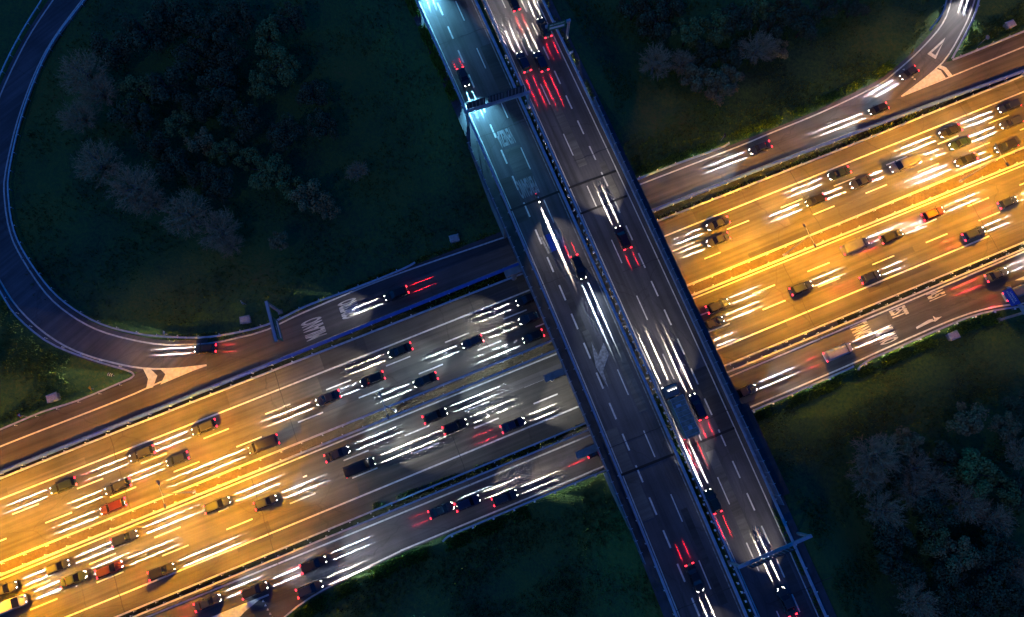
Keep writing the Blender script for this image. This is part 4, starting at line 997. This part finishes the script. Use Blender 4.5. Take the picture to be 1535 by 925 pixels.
# ------------------------------------------------------------------ trees
def leaf_crown(seed, n, leafm, flat_=0.75, leaf=0.30):
    r = random.Random(seed); g = MB(); clumps = []
    for i in range(22):
        a = r.uniform(0, 2 * math.pi); q = r.uniform(.1, .82) ** .7; h = r.uniform(-.35, .7)
        k = math.sqrt(max(0.05, 1 - h * h * 0.8)); clumps.append((Vector((q * k * math.cos(a), q * k * math.sin(a), h * flat_)), r.uniform(.18, .36)))
    for i in range(n):
        c, cr_ = r.choice(clumps); d = Vector((r.gauss(0, 1), r.gauss(0, 1), r.gauss(0, 1))).normalized() * cr_ * r.uniform(.55, 1.05)
        p = c + d; s = leaf * r.uniform(.6, 1.5) / 3.2
        nn = (d.normalized() * .8 + Vector((r.uniform(-.6, .6), r.uniform(-.6, .6), r.uniform(0, .9)))).normalized()
        x = nn.cross(Vector((r.uniform(-1, 1), r.uniform(-1, 1), .3))).normalized(); y = nn.cross(x)
        g.add([p - x * s * .5, p - y * s * .35 + x * s * .1, p + x * s * .7, p + y * s * .35 + x * s * .1], [(0, 1, 2, 3)])
    return g
def twig_crown(seed, nb=95):
    r = random.Random(seed); g = MB()
    def sliver(a, b, w):
        d = (b - a).normalized(); x = d.cross(Vector((r.uniform(-1, 1), r.uniform(-1, 1), r.uniform(-.2, .2)))).normalized() * w; y = d.cross(x)
        g.add([a - x, a + x * .5 + y, a + x * .5 - y, b], [(0, 1, 3), (1, 2, 3), (2, 0, 3)])
    for i in range(nb):
        a = r.uniform(0, 2 * math.pi); el = math.asin(r.uniform(-.05, .98)); L = r.uniform(.75, 1.05)
        d = Vector((math.cos(a) * math.cos(el), math.sin(a) * math.cos(el), math.sin(el) * .8)); s0 = Vector((0, 0, -.45)); m1 = s0.lerp(d * L, .5) + Vector((r.uniform(-.05, .05), r.uniform(-.05, .05), .05)); e = d * L
        sliver(s0, m1, .014); sliver(m1, e, .010)
        for k in range(12):
            t = r.uniform(.35, 1.0); p = m1.lerp(e, max(0, (t - .5) * 2)) if t > .5 else s0.lerp(m1, t * 2)
            q = (d + Vector((r.uniform(-1, 1), r.uniform(-1, 1), r.uniform(-.5, .9))) * .9).normalized() * r.uniform(.14, .32); sliver(p, p + q, .0075)
            for j in range(3):
                p2 = p + q * r.uniform(.4, 1); sliver(p2, p2 + (q.normalized() + Vector((r.uniform(-1, 1), r.uniform(-1, 1), r.uniform(-.6, .8)))).normalized() * r.uniform(.06, .14), .006)
    return g
def trunk_mesh(seed, m):
    r = random.Random(seed); g = MB(); g.tube([(0, 0, -.6), (.02, .01, .3), (.0, .03, .9), (.03, 0, 1.15)], [.075, .055, .045, .03], 8)
    for k in range(6):
        a = k * 1.05 + r.uniform(-.3, .3); z = r.uniform(.6, 1.05); e = Vector((math.cos(a) * .55, math.sin(a) * .55, z + r.uniform(.35, .6)))
        g.tube([(0.01, .02, z), Vector((math.cos(a) * .25, math.sin(a) * .25, z + .22)), e], [.03, .02, .008], 6)
    return g.mesh('trunk', m, True)
CROWNS = {}
for i in range(3):
    CROWNS['green', i] = leaf_crown(10 + i, 3200, 'leaf_green').mesh('crown', M['leaf_green'])
    CROWNS['olive', i] = leaf_crown(20 + i, 2800, 'leaf_olive').mesh('crown', M['leaf_olive'])
    CROWNS['dark', i] = leaf_crown(30 + i, 2800, 'leaf_dark').mesh('crown', M['leaf_dark'])
    CROWNS['bare', i] = twig_crown(40 + i).mesh('crown', M['twig'])
TRUNKS = {True: trunk_mesh(1, M['pale_bark']), False: trunk_mesh(2, M['bark'])}
DESC = {'green': ('green leafy tree', 'tree'), 'olive': ('olive brown leafy tree', 'tree'), 'dark': ('dark leafy tree', 'tree'), 'bare': ('bare pale twiggy tree', 'tree')}
LOOP = [('green', 405, 58, 30), ('green', 418, 98, 33), ('green', 394, 128, 26), ('dark', 470, 142, 26), ('green', 396, 256, 30), ('green', 433, 272, 26), ('olive', 464, 296, 30), ('olive', 492, 315, 20),
        ('green', 270, 188, 24), ('olive', 303, 214, 24), ('green', 336, 228, 24), ('green', 370, 238, 20), ('bare', 128, 112, 36), ('bare', 152, 140, 30), ('bare', 122, 176, 28), ('bare', 150, 246, 36), ('bare', 204, 282, 36), ('bare', 224, 305, 26),
        ('bare', 282, 322, 36), ('bare', 330, 345, 30), ('bare', 346, 368, 20), ('dark', 218, 50, 40), ('dark', 262, 28, 34), ('dark', 312, 52, 34), ('dark', 352, 30, 32), ('dark', 330, 132, 34), ('dark', 250, 130, 34), ('dark', 200, 178, 30),
        ('dark', 262, 248, 28), ('dark', 232, 218, 26), ('dark', 428, 200, 30), ('dark', 482, 190, 26), ('dark', 436, 30, 30), ('dark', 330, 275, 28), ('dark', 290, 90, 32), ('green', 208, 135, 28), ('dark', 360, 180, 30), ('bare', 535, 258, 17), ('olive', 420, 362, 18), ('dark', 170, 75, 32), ('dark', 300, 160, 28), ('dark', 305, 265, 24), ('dark', 345, 85, 28)]
TOP = [('bare', 982, 94, 30), ('bare', 1022, 96, 24), ('green', 1030, 52, 28), ('green', 1070, 42, 28), ('olive', 1042, 118, 26), ('dark', 1104, 30, 30), ('bare', 1135, 74, 30), ('olive', 1092, 118, 22), ('olive', 1076, 132, 26), ('olive', 1166, 78, 22),
       ('dark', 982, 36, 30), ('dark', 950, 12, 28), ('dark', 1000, 8, 28), ('green', 1136, 14, 26), ('dark', 1176, 12, 30), ('dark', 1205, 38, 28), ('dark', 1152, 44, 24), ('dark', 1235, 10, 26), ('dark', 1055, 84, 24), ('dark', 1100, 82, 24), ('dark', 1280, 12, 22)]
BOT = [('bare', 1312, 684, 32), ('olive', 1360, 664, 24), ('bare', 1300, 716, 26), ('bare', 1372, 702, 24), ('bare', 1402, 724, 24), ('green', 1462, 710, 34), ('olive', 1450, 630, 26), ('olive', 1506, 640, 22), ('bare', 1532, 682, 26), ('bare', 1322, 766, 30), ('bare', 1366, 740, 24),
       ('bare', 1448, 752, 26), ('bare', 1490, 778, 24), ('green', 1396, 802, 26), ('olive', 1432, 832, 30), ('bare', 1372, 902, 30), ('dark', 1346, 850, 28), ('dark', 1424, 874, 28), ('dark', 1482, 850, 30), ('dark', 1502, 818, 28), ('bare', 1528, 852, 24), ('dark', 1462, 906, 28), ('dark', 1512, 902, 30),
       ('dark', 1336, 806, 28), ('dark', 1400, 766, 28), ('green', 1500, 730, 26), ('dark', 1530, 745, 26), ('dark', 1414, 690, 24), ('dark', 1345, 708, 22), ('dark', 1530, 610, 26), ('dark', 1410, 920, 26)]
for lst, place in ((LOOP, 'in the grove inside the loop ramp'), (TOP, 'in the grove by the top right ramp'), (BOT, 'in the grove at the lower right')):
    count = {}
    for kind, px, py, rp in sorted(lst, key=lambda q: q[1]):
        rad = rp / 7.7; gz = ground_z(*W(px, py).to_2d()); hz_ = gz + rad * 1.05
        p = W(px, py, hz_); i = rnd.randrange(3)
        t = empty('tree', (p.x, p.y, gz), rnd.uniform(0, 6.28))
        k = link('trunk', TRUNKS[kind == 'bare'], t); k.scale = (rad, rad, rad * .75); k.location = (0, 0, rad * .35)
        c = link('crown', CROWNS[kind, i], t); c.scale = (rad * rnd.uniform(.92, 1.1), rad * rnd.uniform(.92, 1.1), rad * rnd.uniform(.85, 1.1)); c.location = (0, 0, rad * 1.05)
        count[kind] = count.get(kind, 0) + 1
        n_ = count[kind]
        ords = ORD + ['sixteenth', 'seventeenth', 'eighteenth', 'nineteenth', 'twentieth', 'twenty first', 'twenty second']
        tag(t, f'{DESC[kind][0]} {place}, {ords[n_]} from left', 'tree', 'trees of the groves beside the interchange')

# ------------------------------------------------------------------ verge growth: grass tufts and ivy that nobody could count
def tufts(name, P, width, n, h, m, side=0.0, seed=1, clump=True):
    r = random.Random(seed); L = arclen(P); g = MB()
    for i in range(n):
        s = r.uniform(0, L[-1])
        if clump and math.sin(s * .9 + seed) + math.sin(s * .37 + 2 * seed) * .8 + r.uniform(-1, 1) < -.4: continue
        p, d = at_len(P, L, s); nrm = Vector((-d.y, d.x, 0)); q = p + nrm * (side + r.uniform(-.5, .5) * width); z0 = max(ground_z(q.x, q.y), P[0].z if P[0].z > 1 else -1)
        for k in range(4):
            a = r.uniform(0, 6.28); hh = h * r.uniform(.4, 1.2); b = q + Vector((r.uniform(-.2, .2), r.uniform(-.2, .2), 0)); b.z = z0; x = Vector((math.cos(a), math.sin(a), 0)) * .09
            tip = b + Vector((r.uniform(-.35, .35), r.uniform(-.35, .35), 1)) * hh
            g.add([b - x, b + x, tip + x * .6, tip - x * .6], [(0, 1, 2, 3)])
    return tag(g.build(name, M[m]), kind='stuff')
cr = lambda px: smooth(pxz(px, 0.0))
tufts('verge_grass', cr([(424, 935), (466.5, 903), (531, 868), (600, 835), (663, 812), (700, 796), (790, 759)]), 2.2, 2600, .55, 'ivy', -1.0, 3)
tufts('verge_grass', cr([(1111, 626), (1200, 588), (1260, 562), (1335, 530), (1405, 500), (1452, 480), (1500, 468)]), 2.0, 2400, .5, 'ivy', -1.0, 4)
tufts('verge_grass', cr([(950, 268), (1086, 217), (1150, 193), (1230, 160), (1312, 121), (1345, 98)]), 1.8, 1800, .45, 'ivy', 1.0, 5)
tufts('verge_grass', cr([(250, 510), (356, 502), (400, 489), (459.6, 461), (587.6, 409), (690, 369), (757, 344)]), 1.0, 1300, .3, 'verge', .3, 6)
tufts('verge_grass', cr([(990, 330), (1100, 285), (1250, 223), (1400, 162)]), 1.2, 900, .35, 'verge', 0, 7)
tufts('verge_grass', cr([(560, 760), (650, 728), (790, 676), (870, 640)]), 1.2, 1100, .5, 'verge', 0, 8)
tufts('verge_grass', cr([(640, 463), (700, 437), (780, 402)]), 1.0, 500, .5, 'verge', 0, 9)
lv = cut(LL, W(615, -20, ZD), W(690, 150, ZD)); tufts('verge_grass', [p - Vector((0, 0, .3)) for p in offset(lv, -1.1)], 1.6, 1500, 1.0, 'ivy', 0, 10)
lv = cut(RR, W(805, -20, ZD), W(890, 160, ZD)); tufts('verge_grass', [p - Vector((0, 0, .3)) for p in offset(lv, 0.9)], .8, 500, .5, 'verge', 0, 11)
lv = cut(RR, W(1160, 760, ZD), W(1240, 930, ZD)); tufts('verge_grass', [p - Vector((0, 0, .3)) for p in offset(lv, -0.5)], .6, 600, .5, 'ivy', 0, 12)
lv = cut(RL, W(985, 590, ZD), W(1025, 685, ZD)); tufts('verge_grass', offset(lv, -0.7), .5, 400, .5, 'ivy', 0, 13)

# rough meadow growth over the grass areas
AREAS = [([(60, 470), (30, 380), (25, 250), (80, 90), (140, 0), (610, 0), (690, 170), (745, 340), (590, 400), (460, 455), (350, 495), (200, 492)], 5200), ([(0, 445), (60, 520), (180, 560), (60, 612), (0, 636)], 900),
         ([(835, 0), (1405, 0), (1385, 50), (1310, 115), (1080, 212), (955, 262), (900, 130)], 4200), ([(1475, 0), (1535, 0), (1535, 40), (1440, 78)], 500),
         ([(1125, 628), (1290, 560), (1420, 505), (1535, 478), (1535, 925), (1250, 925), (1180, 760)], 5200), ([(450, 925), (540, 872), (690, 805), (905, 715), (975, 850), (1005, 925)], 3000)]
def inside(x, y, P):
    c = False; j = len(P) - 1
    for i in range(len(P)):
        if (P[i][1] > y) != (P[j][1] > y) and x < (P[j][0] - P[i][0]) * (y - P[i][1]) / (P[j][1] - P[i][1]) + P[i][0]: c = not c
        j = i
    return c
r_ = random.Random(99); g = MB()
for P, n in AREAS:
    xs, ys = [p[0] for p in P], [p[1] for p in P]; k = 0; tries = 0
    while k < n and tries < n * 12:
        tries += 1
        x, y = r_.uniform(min(xs), max(xs)), r_.uniform(min(ys), max(ys))
        if not inside(x, y, P) or math.sin(x * .045 + 1.7 * math.sin(y * .03)) + math.sin(y * .06 + x * .02) + r_.uniform(-1.2, 1.2) < 0: continue
        k += 1; w_ = W(x, y); z0 = ground_z(w_.x, w_.y)
        for q in range(3):
            a = r_.uniform(0, 6.28); b = Vector((w_.x + r_.uniform(-.35, .35), w_.y + r_.uniform(-.35, .35), z0 - .03)); dx = Vector((math.cos(a), math.sin(a), 0)) * .08; hh = r_.uniform(.2, .55)
            tip = b + Vector((r_.uniform(-.4, .4), r_.uniform(-.4, .4), 1)) * hh; g.add([b - dx, b + dx, tip + dx * .7, tip - dx * .7], [(0, 1, 2, 3)])
M['meadow'] = leaf_mat('meadow_blades', (0.075, 0.135, 0.030), 0.6)
tag(g.build('meadow_grass', M['meadow']), kind='stuff')
